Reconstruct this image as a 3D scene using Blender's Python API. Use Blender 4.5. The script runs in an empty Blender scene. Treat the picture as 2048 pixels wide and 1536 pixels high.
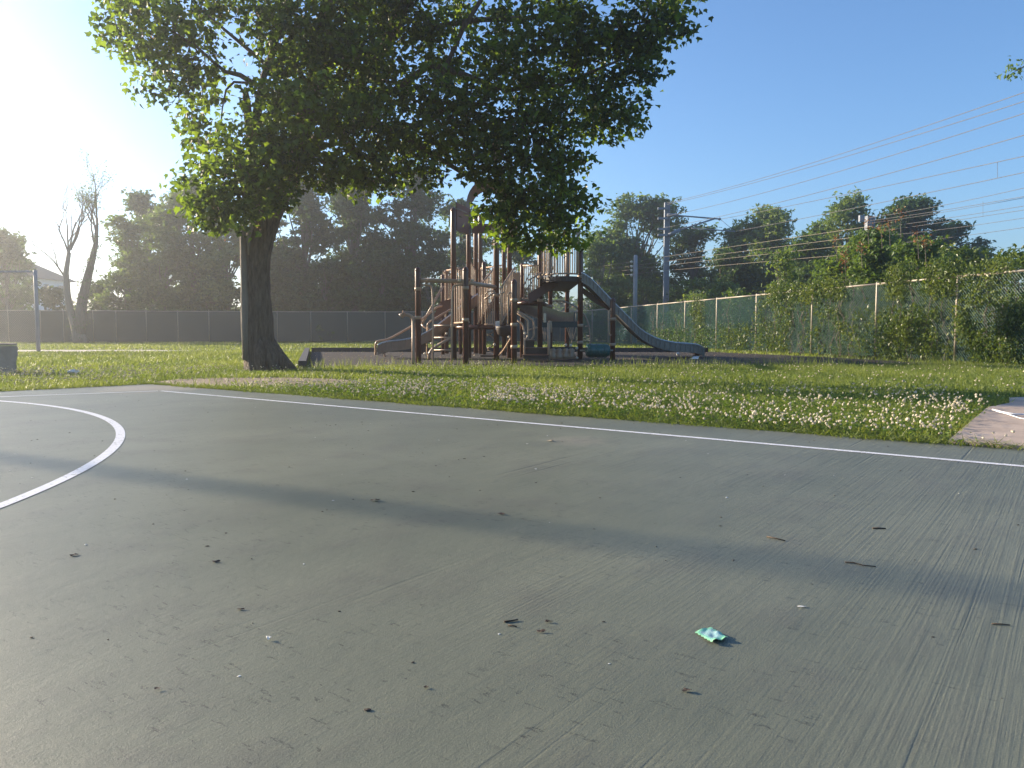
import bpy, math, random
import numpy as np
from mathutils import Vector

random.seed(7)
rng = np.random.default_rng(11)
R = math.radians
SC = bpy.context.scene
COL = SC.collection

# ------------------------------------------------------------------ camera
F, CX, CY, EYE = 1538.0, 1024.0, 768.0, 0.68
PITCH = math.atan(107 / F)
cam_d = bpy.data.cameras.new('camera')
cam = bpy.data.objects.new('camera', cam_d)
COL.objects.link(cam)
cam.location = (0, 0, EYE)
cam.rotation_euler = (math.pi / 2 - PITCH, 0, 0)
cam_d.sensor_width = 36.0
cam_d.lens = 36.0 * F / 2048.0
cam_d.clip_start = 0.05
cam_d.clip_end = 3000
SC.camera = cam

# ------------------------------------------------------------------ sky, sun, exposure
SUN_EL, SUN_AZ = R(15.5), R(-62.0)          # azimuth measured from +Y towards +X
world = bpy.data.worlds.new('World')
SC.world = world
world.use_nodes = True
wn = world.node_tree
sky = wn.nodes.new('ShaderNodeTexSky')
sky.sky_type = 'NISHITA'
sky.sun_disc = False
sky.sun_elevation = SUN_EL
sky.sun_rotation = SUN_AZ
sky.air_density = 1.0
sky.dust_density = 1.1
sky.ozone_density = 5.0
wn.links.new(sky.outputs[0], wn.nodes['Background'].inputs['Color'])
wn.nodes['Background'].inputs['Strength'].default_value = 0.10

sd = bpy.data.lights.new('sun', 'SUN')
sd.energy = 5.0
sd.angle = R(0.55)
sd.color = (1.0, 0.83, 0.60)
sun = bpy.data.objects.new('sun', sd)
COL.objects.link(sun)
to_sun = Vector((math.sin(SUN_AZ) * math.cos(SUN_EL), math.cos(SUN_AZ) * math.cos(SUN_EL), math.sin(SUN_EL)))
sun.rotation_euler = to_sun.to_track_quat('Z', 'Y').to_euler()
sun.location = (-30, 20, 20)

SC.view_settings.view_transform = 'Standard'
SC.view_settings.look = 'None'
SC.view_settings.exposure = 1.38
SC.view_settings.gamma = 1.0
SC.view_settings.use_curve_mapping = False
SC.cycles.max_bounces = 6
SC.cycles.transparent_max_bounces = 12
SC.cycles.volume_bounces = 0

# ------------------------------------------------------------------ measuring helpers
_c, _s = math.cos(PITCH), math.sin(PITCH)
def ray(u, v):
    a, b = (u - CX) / F, (CY - v) / F
    return Vector((a, b * _s + _c, b * _c - _s))
def gp(u, v, z=0.0):
    d = ray(u, v); t = (z - EYE) / d.z
    return Vector((0, 0, EYE)) + d * t
def pt(u, v, Y):
    d = ray(u, v); t = Y / d.y
    return Vector((0, 0, EYE)) + d * t

# ------------------------------------------------------------------ materials
def new_mat(name):
    m = bpy.data.materials.new(name); m.use_nodes = True
    return m, m.node_tree.nodes, m.node_tree.links, m.node_tree.nodes['Principled BSDF']

def mat(name, c1, c2=None, scale=6.0, rough=0.6, bump=0.0, bscale=60.0, metal=0.0, spec=0.5, stretch=None, bdist=0.01):
    m, N, L, P = new_mat(name)
    P.inputs['Roughness'].default_value = rough
    P.inputs['Metallic'].default_value = metal
    P.inputs['Specular IOR Level'].default_value = spec
    tc = N.new('ShaderNodeTexCoord'); src = tc.outputs['Object']
    if stretch:
        mp = N.new('ShaderNodeMapping'); mp.inputs['Scale'].default_value = stretch
        L.new(src, mp.inputs['Vector']); src = mp.outputs['Vector']
    if c2 is None:
        P.inputs['Base Color'].default_value = (*c1, 1)
    else:
        n = N.new('ShaderNodeTexNoise'); n.inputs['Scale'].default_value = scale
        n.inputs['Detail'].default_value = 6; n.inputs['Roughness'].default_value = 0.65
        L.new(src, n.inputs['Vector'])
        r = N.new('ShaderNodeValToRGB')
        r.color_ramp.elements[0].position = 0.32; r.color_ramp.elements[0].color = (*c1, 1)
        r.color_ramp.elements[1].position = 0.68; r.color_ramp.elements[1].color = (*c2, 1)
        L.new(n.outputs['Fac'], r.inputs['Fac']); L.new(r.outputs['Color'], P.inputs['Base Color'])
    if bump:
        b = N.new('ShaderNodeTexNoise'); b.inputs['Scale'].default_value = bscale
        b.inputs['Detail'].default_value = 5
        L.new(src, b.inputs['Vector'])
        bp = N.new('ShaderNodeBump'); bp.inputs['Strength'].default_value = bump
        bp.inputs['Distance'].default_value = bdist
        L.new(b.outputs['Fac'], bp.inputs['Height']); L.new(bp.outputs['Normal'], P.inputs['Normal'])
    return m

def leaf_mat(name, dark, light, trans, tfac=0.4, rough=0.45, spec=0.35):
    m, N, L, P = new_mat(name)
    at = N.new('ShaderNodeAttribute'); at.attribute_name = 'tint'
    r = N.new('ShaderNodeMix'); r.data_type = 'RGBA'
    r.inputs['A'].default_value = (*dark, 1); r.inputs['B'].default_value = (*light, 1)
    L.new(at.outputs['Fac'], r.inputs['Factor'])
    L.new(r.outputs['Result'], P.inputs['Base Color'])
    P.inputs['Roughness'].default_value = rough
    P.inputs['Specular IOR Level'].default_value = spec
    t = N.new('ShaderNodeBsdfTranslucent')
    r2 = N.new('ShaderNodeMix'); r2.data_type = 'RGBA'; r2.blend_type = 'MULTIPLY'
    r2.inputs['Factor'].default_value = 1.0
    L.new(r.outputs['Result'], r2.inputs['A']); r2.inputs['B'].default_value = (*trans, 1)
    L.new(r2.outputs['Result'], t.inputs['Color'])
    mx = N.new('ShaderNodeMixShader'); mx.inputs['Fac'].default_value = tfac
    L.new(P.outputs['BSDF'], mx.inputs[1]); L.new(t.outputs['BSDF'], mx.inputs[2])
    L.new(mx.outputs['Shader'], N['Material Output'].inputs['Surface'])
    return m

M = {}
M['brown'] = mat('brown_powder_coat', (0.085, 0.034, 0.023), (0.11, 0.046, 0.031), 9, 0.33, 0.05, 90)
M['tan'] = mat('tan_powder_coat', (0.38, 0.26, 0.18), (0.45, 0.32, 0.22), 7, 0.36)
M['deck'] = mat('deck_vinyl', (0.035, 0.022, 0.018), (0.055, 0.035, 0.028), 12, 0.6, 0.2, 150)
M['panelbrown'] = mat('roof_plastic', (0.14, 0.065, 0.05), (0.17, 0.08, 0.06), 5, 0.45)
M['steel'] = mat('slide_steel', (0.55, 0.56, 0.58), (0.45, 0.46, 0.48), 12, 0.28, 0.03, 40, metal=0.9)
M['slideside'] = mat('slide_side_tan', (0.26, 0.18, 0.13), (0.31, 0.22, 0.16), 9, 0.45)
M['slideside2'] = mat('slide_side_grey', (0.19, 0.17, 0.145), (0.25, 0.225, 0.19), 9, 0.5)
M['barrel'] = mat('green_barrel_plastic', (0.004, 0.075, 0.072), (0.006, 0.10, 0.095), 7, 0.3)
M['darkgreen'] = mat('dark_green_panel', (0.012, 0.03, 0.035), (0.018, 0.04, 0.045), 7, 0.5)
M['cream'] = mat('cream_ball', (0.62, 0.55, 0.42), (0.55, 0.47, 0.36), 20, 0.4)
M['white'] = mat('white_plastic', (0.72, 0.74, 0.78), (0.65, 0.68, 0.72), 14, 0.5)
M['galv'] = mat('galvanised_pipe', (0.27, 0.235, 0.19), (0.36, 0.31, 0.25), 14, 0.5, 0.03, 80, metal=0.2)
M['vinyl'] = mat('green_vinyl_wire', (0.010, 0.085, 0.070), (0.014, 0.11, 0.09), 3, 0.4)
M['wiregrey'] = mat('grey_wire', (0.25, 0.25, 0.25), (0.33, 0.32, 0.30), 3, 0.5, metal=0.4)
M['bark'] = mat('maple_bark', (0.05, 0.035, 0.025), (0.17, 0.122, 0.085), 5, 0.85, 1.0, 7, stretch=(5, 5, 0.9), bdist=0.06)
M['bark2'] = mat('grey_bark', (0.09, 0.075, 0.06), (0.17, 0.145, 0.12), 4, 0.85, 0.7, 8, stretch=(4, 4, 0.8), bdist=0.03)
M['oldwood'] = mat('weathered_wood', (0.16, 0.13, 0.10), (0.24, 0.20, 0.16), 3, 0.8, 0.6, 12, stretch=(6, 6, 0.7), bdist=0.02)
M['polesteel'] = mat('painted_steel_pole', (0.16, 0.18, 0.22), (0.21, 0.23, 0.27), 3, 0.5, 0.05, 30)
M['polegrey'] = mat('grey_pole', (0.24, 0.25, 0.28), (0.33, 0.33, 0.35), 3, 0.6, 0.1, 30)
M['cable'] = mat('overhead_cable', (0.05, 0.05, 0.055), (0.10, 0.09, 0.085), 3, 0.5)
M['copper'] = mat('feeder_cable', (0.15, 0.125, 0.09), (0.20, 0.165, 0.12), 3, 0.5)
M['siding'] = mat('white_siding', (0.74, 0.76, 0.80), (0.68, 0.70, 0.75), 2, 0.6)
M['shingle'] = mat('roof_shingle', (0.07, 0.055, 0.05), (0.11, 0.085, 0.075), 6, 0.8, 0.4, 20)
M['glass'] = mat('window_glass', (0.03, 0.04, 0.05), None, 1, 0.08)
M['concrete'] = mat('pink_concrete', (0.33, 0.25, 0.20), (0.50, 0.40, 0.33), 2.6, 0.85, 0.5, 90, bdist=0.004)
M['block'] = mat('tan_block', (0.25, 0.20, 0.16), (0.34, 0.28, 0.23), 4, 0.85, 0.6, 14, bdist=0.03)
M['paint'] = mat('white_line_paint', (0.60, 0.61, 0.66), (0.74, 0.75, 0.79), 25, 0.55, 0.4, 160, bdist=0.002)
def worn_paint():
    m = M['paint']; N, L = m.node_tree.nodes, m.node_tree.links; P = N['Principled BSDF']
    old = P.inputs['Base Color'].links[0].from_socket
    tc = N.new('ShaderNodeTexCoord')
    a = N.new('ShaderNodeTexNoise'); a.inputs['Scale'].default_value = 38; a.inputs['Detail'].default_value = 7; a.inputs['Roughness'].default_value = .75
    b = N.new('ShaderNodeTexNoise'); b.inputs['Scale'].default_value = 2.2
    L.new(tc.outputs['Object'], a.inputs['Vector']); L.new(tc.outputs['Object'], b.inputs['Vector'])
    k = N.new('ShaderNodeMath'); k.operation = 'MULTIPLY_ADD'; L.new(b.outputs['Fac'], k.inputs[0]); k.inputs[1].default_value = .22; L.new(a.outputs['Fac'], k.inputs[2])
    r = N.new('ShaderNodeValToRGB'); r.color_ramp.elements[0].position = .69; r.color_ramp.elements[1].position = .75
    L.new(k.outputs[0], r.inputs['Fac'])
    mx = N.new('ShaderNodeMix'); mx.data_type = 'RGBA'; L.new(r.outputs['Color'], mx.inputs['Factor']); L.new(old, mx.inputs['A']); mx.inputs['B'].default_value = (.14, .15, .12, 1)
    L.new(mx.outputs['Result'], P.inputs['Base Color'])
worn_paint()
M['dirt'] = mat('bare_dirt', (0.19, 0.14, 0.10), (0.31, 0.24, 0.18), 3, 0.95, 0.7, 25, bdist=0.03)
M['path'] = mat('pale_path', (0.42, 0.38, 0.34), (0.52, 0.48, 0.43), 2, 0.9, 0.3, 30)
M['sand'] = mat('sand_drift', (0.30, 0.24, 0.17), (0.38, 0.31, 0.22), 5, 0.95, 0.3, 80)
M['timber'] = mat('border_timber', (0.03, 0.03, 0.034), (0.05, 0.05, 0.056), 6, 0.7, 0.3, 30)
M['twig'] = mat('twig_bark', (0.035, 0.025, 0.018), (0.07, 0.05, 0.035), 60, 0.8)
M['deadleaf'] = mat('dead_leaf', (0.03, 0.017, 0.012), (0.07, 0.04, 0.025), 80, 0.6)
M['paper'] = mat('white_litter', (0.72, 0.68, 0.62), (0.80, 0.78, 0.74), 30, 0.7)
M['board'] = mat('tan_board', (0.45, 0.27, 0.14), (0.55, 0.36, 0.2), 12, 0.6)

M['maple'] = leaf_mat('maple_leaf', (0.016, 0.036, 0.012), (0.105, 0.155, 0.030), (2.2, 2.2, 0.75), 0.55)
M['mapleseed'] = leaf_mat('maple_seed', (0.30, 0.20, 0.13), (0.38, 0.27, 0.17), (1.3, 1.2, 1.0), 0.3)
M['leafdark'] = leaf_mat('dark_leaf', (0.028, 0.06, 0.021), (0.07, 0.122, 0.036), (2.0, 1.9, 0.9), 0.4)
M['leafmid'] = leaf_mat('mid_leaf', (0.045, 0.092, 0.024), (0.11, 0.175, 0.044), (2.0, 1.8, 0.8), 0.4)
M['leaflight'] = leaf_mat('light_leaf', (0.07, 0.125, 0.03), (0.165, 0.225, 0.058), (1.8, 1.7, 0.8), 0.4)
M['ivy'] = leaf_mat('vine_leaf', (0.035, 0.075, 0.018), (0.14, 0.18, 0.042), (1.8, 1.7, 0.8), 0.36, 0.38)
M['rust'] = leaf_mat('rusty_leaf', (0.16, 0.06, 0.025), (0.22, 0.13, 0.05), (1.5, 1.3, 0.9), 0.3)
M['grass'] = leaf_mat('grass_blade', (0.072, 0.118, 0.026), (0.205, 0.25, 0.075), (1.7, 1.6, 0.7), 0.4, 0.5)
M['clover'] = leaf_mat('clover_leaf', (0.06, 0.12, 0.022), (0.15, 0.225, 0.045), (1.8, 1.7, 0.7), 0.4, 0.5)
M['flower'] = leaf_mat('clover_flower', (0.50, 0.44, 0.32), (0.74, 0.68, 0.55), (1.0, 0.95, 0.85), 0.3, 0.8)

def ground_mat():
    m, N, L, P = new_mat('grass_ground')
    tc = N.new('ShaderNodeTexCoord')
    n1 = N.new('ShaderNodeTexNoise'); n1.inputs['Scale'].default_value = 0.35; n1.inputs['Detail'].default_value = 6
    n2 = N.new('ShaderNodeTexNoise'); n2.inputs['Scale'].default_value = 18; n2.inputs['Detail'].default_value = 8
    L.new(tc.outputs['Object'], n1.inputs['Vector']); L.new(tc.outputs['Object'], n2.inputs['Vector'])
    r1 = N.new('ShaderNodeValToRGB')
    r1.color_ramp.elements[0].position = 0.35; r1.color_ramp.elements[0].color = (0.07, 0.095, 0.024, 1)
    r1.color_ramp.elements[1].position = 0.7; r1.color_ramp.elements[1].color = (0.14, 0.155, 0.05, 1)
    L.new(n1.outputs['Fac'], r1.inputs['Fac'])
    mx = N.new('ShaderNodeMix'); mx.data_type = 'RGBA'; mx.blend_type = 'MULTIPLY'; mx.inputs['Factor'].default_value = 0.7
    L.new(r1.outputs['Color'], mx.inputs['A']); L.new(n2.outputs['Color'], mx.inputs['B'])
    mul = N.new('ShaderNodeMix'); mul.data_type = 'RGBA'; mul.blend_type = 'MULTIPLY'; mul.inputs['Factor'].default_value = 1
    L.new(mx.outputs['Result'], mul.inputs['A']); mul.inputs['B'].default_value = (1.5, 1.5, 1.5, 1)
    L.new(mul.outputs['Result'], P.inputs['Base Color'])
    P.inputs['Roughness'].default_value = 0.95
    bp = N.new('ShaderNodeBump'); bp.inputs['Strength'].default_value = 1; bp.inputs['Distance'].default_value = 0.06
    L.new(n2.outputs['Fac'], bp.inputs['Height']); L.new(bp.outputs['Normal'], P.inputs['Normal'])
    return m
M['ground'] = ground_mat()

def mulch_mat():
    m, N, L, P = new_mat('rubber_mulch')
    tc = N.new('ShaderNodeTexCoord')
    v = N.new('ShaderNodeTexVoronoi'); v.inputs['Scale'].default_value = 28
    n = N.new('ShaderNodeTexNoise'); n.inputs['Scale'].default_value = 1.1; n.inputs['Detail'].default_value = 6
    L.new(tc.outputs['Object'], v.inputs['Vector']); L.new(tc.outputs['Object'], n.inputs['Vector'])
    r = N.new('ShaderNodeValToRGB')
    e = r.color_ramp.elements
    e[0].position = 0.0; e[0].color = (0.012, 0.009, 0.009, 1)
    e[1].position = 0.9; e[1].color = (0.030, 0.022, 0.020, 1)
    x = e.new(0.97); x.color = (0.13, 0.10, 0.08, 1)
    L.new(v.outputs['Color'], r.inputs['Fac'])
    mx = N.new('ShaderNodeMix'); mx.data_type = 'RGBA'; mx.blend_type = 'OVERLAY'; mx.inputs['Factor'].default_value = 0.35
    L.new(r.outputs['Color'], mx.inputs['A']); L.new(n.outputs['Fac'], mx.inputs['B'])
    L.new(mx.outputs['Result'], P.inputs['Base Color'])
    P.inputs['Roughness'].default_value = 0.85
    bp = N.new('ShaderNodeBump'); bp.inputs['Strength'].default_value = 1; bp.inputs['Distance'].default_value = 0.02
    L.new(v.outputs['Distance'], bp.inputs['Height']); L.new(bp.outputs['Normal'], P.inputs['Normal'])
    return m
M['mulch'] = mulch_mat()

# court frame: broom strokes run at right angles to the sideline
SIDE = Vector((0.805, -0.593, 0)).normalized()
BROOM_ANG = math.atan2(0.805, 0.593)

def court_mat():
    m, N, L, P = new_mat('green_broomed_court')
    tc = N.new('ShaderNodeTexCoord')
    mp = N.new('ShaderNodeMapping'); mp.vector_type = 'POINT'
    mp.inputs['Rotation'].default_value = (0, 0, -math.atan2(0.805, 0.593))
    L.new(tc.outputs['Object'], mp.inputs['Vector'])
    def stretched(sx, sy, det=3, rough=0.5, base=1.0):
        k = N.new('ShaderNodeMapping'); k.inputs['Scale'].default_value = (sx, sy, 1)
        L.new(mp.outputs['Vector'], k.inputs['Vector'])
        n = N.new('ShaderNodeTexNoise'); n.inputs['Scale'].default_value = base
        n.inputs['Detail'].default_value = det; n.inputs['Roughness'].default_value = rough
        L.new(k.outputs['Vector'], n.inputs['Vector'])
        return n.outputs['Fac']
    def ramp(src, p0, p1, c0=(0, 0, 0), c1=(1, 1, 1)):
        if p0 > p1: p0, p1, c0, c1 = p1, p0, c1, c0
        r = N.new('ShaderNodeValToRGB')
        r.color_ramp.elements[0].position = p0; r.color_ramp.elements[0].color = (*c0, 1)
        r.color_ramp.elements[1].position = p1; r.color_ramp.elements[1].color = (*c1, 1)
        L.new(src, r.inputs['Fac']); return r.outputs['Color']
    def math_(op, a, b):
        k = N.new('ShaderNodeMath'); k.operation = op
        for i, q in enumerate((a, b)):
            if isinstance(q, (int, float)): k.inputs[i].default_value = q
            else: L.new(q, k.inputs[i])
        return k.outputs[0]
    def mix(f, a, b, mode='MIX'):
        k = N.new('ShaderNodeMix'); k.data_type = 'RGBA'; k.blend_type = mode
        if isinstance(f, (int, float)): k.inputs['Factor'].default_value = f
        else: L.new(f, k.inputs['Factor'])
        for nm, q in (('A', a), ('B', b)):
            if isinstance(q, tuple): k.inputs[nm].default_value = (*q, 1)
            else: L.new(q, k.inputs[nm])
        return k.outputs['Result']
    broom = stretched(1.3, 105, 2, 0.55)
    groove = stretched(0.5, 30, 2, 0.5)
    grain = stretched(270, 270, 4, 0.75)
    grit = stretched(620, 620, 2, 0.6)
    blot = stretched(0.55, 0.7, 6, 0.6)
    blot2 = stretched(2.3, 3.0, 6, 0.7)
    sxyz = N.new('ShaderNodeSeparateXYZ'); L.new(tc.outputs['Object'], sxyz.inputs['Vector'])
    worn = math_('ADD', math_('ADD', math_('MULTIPLY', sxyz.outputs['X'], 0.13), math_('MULTIPLY', sxyz.outputs['Y'], -0.045)), math_('ADD', stretched(0.30, 0.35, 3, 0.5), 0.11))
    chipn = stretched(60, 13, 6, 0.6)
    chipm = stretched(1.6, 2.2, 4, 0.6)
    base = mix(ramp(blot, 0.33, 0.67), (0.094, 0.107, 0.077), (0.172, 0.182, 0.133))
    base = mix(math_('MULTIPLY', ramp(blot2, 0.50, 0.70), 0.55), base, (0.082, 0.078, 0.068))
    base = mix(math_('MULTIPLY', ramp(grain, 0.42, 0.66), 0.55), base, (0.215, 0.22, 0.172))
    base = mix(math_('MULTIPLY', ramp(grit, 0.54, 0.70), 0.6), base, (0.055, 0.06, 0.05))
    bl = math_('MULTIPLY', ramp(broom, 0.50, 0.64), math_('ADD', math_('MULTIPLY', ramp(worn, 0.42, 0.60), 0.92), 0.08))
    base = mix(math_('MULTIPLY', bl, 0.30), base, (0.045, 0.05, 0.045))
    gl = math_('MULTIPLY', ramp(groove, 0.66, 0.74), ramp(worn, 0.42, 0.58))
    base = mix(math_('MULTIPLY', gl, 0.45), base, (0.05, 0.055, 0.05))
    chip = math_('MULTIPLY', math_('MULTIPLY', ramp(chipn, 0.615, 0.625), ramp(chipn, 0.655, 0.64)), ramp(chipm, 0.45, 0.53))
    base = mix(math_('MULTIPLY', chip, 0.8), base, (0.025, 0.025, 0.022))
    dv = N.new('ShaderNodeVectorMath'); dv.operation = 'DISTANCE'; dv.inputs[1].default_value = (0.40, 4.72, 0)
    L.new(tc.outputs['Object'], dv.inputs[0])
    spot = math_('MULTIPLY', ramp(math_('ADD', dv.outputs['Value'], math_('MULTIPLY', blot2, 0.5)), 0.50, 0.30), ramp(grain, 0.42, 0.55))
    base = mix(math_('MULTIPLY', spot, 0.5), base, (0.42, 0.35, 0.28))
    dv2 = N.new('ShaderNodeVectorMath'); dv2.operation = 'DISTANCE'; dv2.inputs[1].default_value = (-4.25, 9.15, 0)
    L.new(tc.outputs['Object'], dv2.inputs[0])
    sandm = math_('MULTIPLY', ramp(math_('MULTIPLY', math_('ADD', dv2.outputs['Value'], math_('MULTIPLY', blot2, 1.6)), 0.4), 0.68, 0.42), 0.6)
    base = mix(sandm, base, (0.34, 0.27, 0.19))
    L.new(base, P.inputs['Base Color'])
    P.inputs['Roughness'].default_value = 0.50
    P.inputs['Specular IOR Level'].default_value = 0.5
    wmask = math_('ADD', math_('MULTIPLY', ramp(worn, 0.42, 0.60), 0.9), 0.15)
    h = math_('ADD', math_('MULTIPLY', math_('MULTIPLY', broom, wmask), 0.65), math_('MULTIPLY', grain, 0.38))
    h = math_('ADD', h, math_('MULTIPLY', gl, -0.8))
    h = math_('ADD', h, math_('MULTIPLY', blot2, 2.0))
    bp = N.new('ShaderNodeBump'); bp.inputs['Strength'].default_value = 0.8; bp.inputs['Distance'].default_value = 0.0030
    L.new(h, bp.inputs['Height']); L.new(bp.outputs['Normal'], P.inputs['Normal'])
    return m
M['court'] = court_mat()

def screen_mat():
    m, N, L, P = new_mat('green_windscreen_fabric')
    P.inputs['Base Color'].default_value = (0.018, 0.045, 0.042, 1); P.inputs['Roughness'].default_value = 0.7
    t = N.new('ShaderNodeBsdfTransparent'); mx = N.new('ShaderNodeMixShader'); mx.inputs['Fac'].default_value = 0.10
    L.new(P.outputs['BSDF'], mx.inputs[1]); L.new(t.outputs['BSDF'], mx.inputs[2])
    L.new(mx.outputs['Shader'], N['Material Output'].inputs['Surface'])
    return m
M['screen'] = screen_mat()

def wrapper_mat():
    m, N, L, P = new_mat('printed_green_wrapper')
    uv = N.new('ShaderNodeUVMap')
    sp = N.new('ShaderNodeSeparateXYZ'); L.new(uv.outputs['UV'], sp.inputs['Vector'])
    def mth(op, a, b=0.0):
        k = N.new('ShaderNodeMath'); k.operation = op
        for i, q in enumerate((a, b)):
            if isinstance(q, (int, float)): k.inputs[i].default_value = q
            else: L.new(q, k.inputs[i])
        return k.outputs[0]
    dx = mth('ABSOLUTE', mth('SUBTRACT', sp.outputs['X'], 0.5)); dy = mth('ABSOLUTE', mth('SUBTRACT', sp.outputs['Y'], 0.5))
    n = N.new('ShaderNodeTexNoise'); n.inputs['Scale'].default_value = 7; n.inputs['Detail'].default_value = 5
    L.new(uv.outputs['UV'], n.inputs['Vector'])
    n2 = N.new('ShaderNodeTexNoise'); n2.inputs['Scale'].default_value = 20; n2.inputs['Detail'].default_value = 5
    L.new(uv.outputs['UV'], n2.inputs['Vector'])
    d = mth('ADD', mth('MAXIMUM', dx, dy), mth('MULTIPLY', n.outputs['Fac'], 0.18))
    r = N.new('ShaderNodeValToRGB'); e = r.color_ramp.elements
    e[0].position = 0.38; e[0].color = (0.24, 0.42, 0.46, 1)
    e[1].position = 0.47; e[1].color = (0.12, 0.44, 0.34, 1)
    x = e.new(0.55); x.color = (0.26, 0.60, 0.36, 1)
    L.new(d, r.inputs['Fac'])
    r2 = N.new('ShaderNodeValToRGB'); e = r2.color_ramp.elements
    e[0].position = 0.56; e[0].color = (0, 0, 0, 1); e[1].position = 0.62; e[1].color = (1, 1, 1, 1)
    L.new(n2.outputs['Fac'], r2.inputs['Fac'])
    mx = N.new('ShaderNodeMix'); mx.data_type = 'RGBA'; L.new(mth('MULTIPLY', r2.outputs['Color'], 0.6), mx.inputs['Factor'])
    L.new(r.outputs['Color'], mx.inputs['A']); mx.inputs['B'].default_value = (0.55, 0.62, 0.62, 1)
    L.new(mx.outputs['Result'], P.inputs['Base Color'])
    P.inputs['Roughness'].default_value = 0.35
    bp = N.new('ShaderNodeBump'); bp.inputs['Strength'].default_value = 0.6; bp.inputs['Distance'].default_value = 0.002
    L.new(n2.outputs['Fac'], bp.inputs['Height']); L.new(bp.outputs['Normal'], P.inputs['Normal'])
    return m
M['wrapper'] = wrapper_mat()

# ------------------------------------------------------------------ object helpers
ORG = {}
def tag(o, label=None, cat=None, group=None, kind=None):
    if label: o['label'] = label
    if cat: o['category'] = cat
    if group: o['group'] = group
    if kind: o['kind'] = kind
    return o

def empty(name, loc, label, cat, group=None):
    o = bpy.data.objects.new(name, None); COL.objects.link(o)
    o.empty_display_size = 0.3
    o.location = loc; ORG[o] = Vector(loc)
    return tag(o, label, cat, group)

def link(name, me, m, parent=None, origin=None):
    """me has world-space vertices; they are stored relative to the thing's origin"""
    if m is not None and not me.materials: me.materials.append(m)
    o = bpy.data.objects.new(name, me); COL.objects.link(o)
    org = ORG[parent] if parent is not None else Vector(origin or (0, 0, 0))
    ORG[o] = org
    if org.length > 0:
        n = len(me.vertices); a = np.empty(n * 3, np.float32); me.vertices.foreach_get('co', a)
        a = a.reshape(-1, 3) - np.array(org, np.float32); me.vertices.foreach_set('co', a.ravel())
    if parent is not None: o.parent = parent
    else: o.location = org
    return o

class MB:
    def __init__(self): self.v = []; self.f = []; self.sm = []
    def add(self, vs, fs, smooth=False):
        k = len(self.v); self.v += [tuple(p) for p in vs]
        for f in fs: self.f.append([i + k for i in f]); self.sm.append(smooth)
        return self
    def tube(self, pts, rad, sides=8, caps=True, smooth=True):
        pts = [Vector(p) for p in pts]; n = len(pts)
        if not hasattr(rad, '__len__'): rad = [rad] * n
        d0 = (pts[1] - pts[0]).normalized()
        ref = Vector((0, 0, 1)) if abs(d0.z) < 0.9 else Vector((1, 0, 0))
        x = d0.cross(ref).normalized(); vs = []; fs = []
        for i, p in enumerate(pts):
            if i == 0: d = d0
            elif i == n - 1: d = (pts[-1] - pts[-2]).normalized()
            else: d = ((pts[i + 1] - p).normalized() + (p - pts[i - 1]).normalized())
            d = d.normalized() if d.length > 1e-6 else d0
            x = (x - d * x.dot(d)).normalized(); y = d.cross(x)
            for k in range(sides):
                a = 2 * math.pi * k / sides
                vs.append(p + (x * math.cos(a) + y * math.sin(a)) * rad[i])
        for i in range(n - 1):
            for k in range(sides):
                a = i * sides + k; b = i * sides + (k + 1) % sides
                fs.append((a, b, b + sides, a + sides))
        self.add(vs, fs, smooth)
        if caps:
            k = len(self.v) - n * sides
            self.f.append([k + i for i in reversed(range(sides))]); self.sm.append(False)
            self.f.append([k + (n - 1) * sides + i for i in range(sides)]); self.sm.append(False)
        return self
    def box(self, c, ax, ay, az):
        """centre and three half-axis vectors"""
        c, ax, ay, az = map(Vector, (c, ax, ay, az))
        vs = [c + ax * i + ay * j + az * k for i in (-1, 1) for j in (-1, 1) for k in (-1, 1)]
        return self.add(vs, [(0, 1, 3, 2), (4, 6, 7, 5), (0, 4, 5, 1), (2, 3, 7, 6), (0, 2, 6, 4), (1, 5, 7, 3)])
    def prism(self, poly, z0, z1):
        n = len(poly); vs = [(p[0], p[1], z0) for p in poly] + [(p[0], p[1], z1) for p in poly]
        fs = [list(reversed(range(n))), [n + i for i in range(n)]] + [(i, (i + 1) % n, n + (i + 1) % n, n + i) for i in range(n)]
        return self.add(vs, fs)
    def lathe(self, base, axis, prof, sides=14):
        """prof: (distance along axis, radius)"""
        base = Vector(base); axis = Vector(axis).normalized()
        return self.tube([base + axis * t for t, r in prof], [max(r, 0.0005) for t, r in prof], sides)
    def mesh(self, name):
        me = bpy.data.meshes.new(name); me.from_pydata(self.v, [], self.f)
        me.polygons.foreach_set('use_smooth', self.sm); me.update()
        return me
    def build(self, name, m, parent=None, origin=None):
        return link(name, self.mesh(name), m, parent, origin)

def arr_mesh(name, V, T, tint=None, smooth=False):
    """triangle mesh from numpy arrays"""
    me = bpy.data.meshes.new(name)
    V = np.asarray(V, np.float32); T = np.asarray(T, np.int32)
    me.vertices.add(len(V)); me.vertices.foreach_set('co', V.ravel())
    me.loops.add(T.size); me.loops.foreach_set('vertex_index', T.ravel())
    me.polygons.add(len(T)); me.polygons.foreach_set('loop_start', np.arange(0, T.size, 3, dtype=np.int32))
    me.polygons.foreach_set('use_smooth', np.full(len(T), smooth))
    if tint is not None:
        a = me.attributes.new('tint', 'FLOAT', 'POINT'); a.data.foreach_set('value', np.asarray(tint, np.float32))
    me.update(calc_edges=True)
    return me

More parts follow.
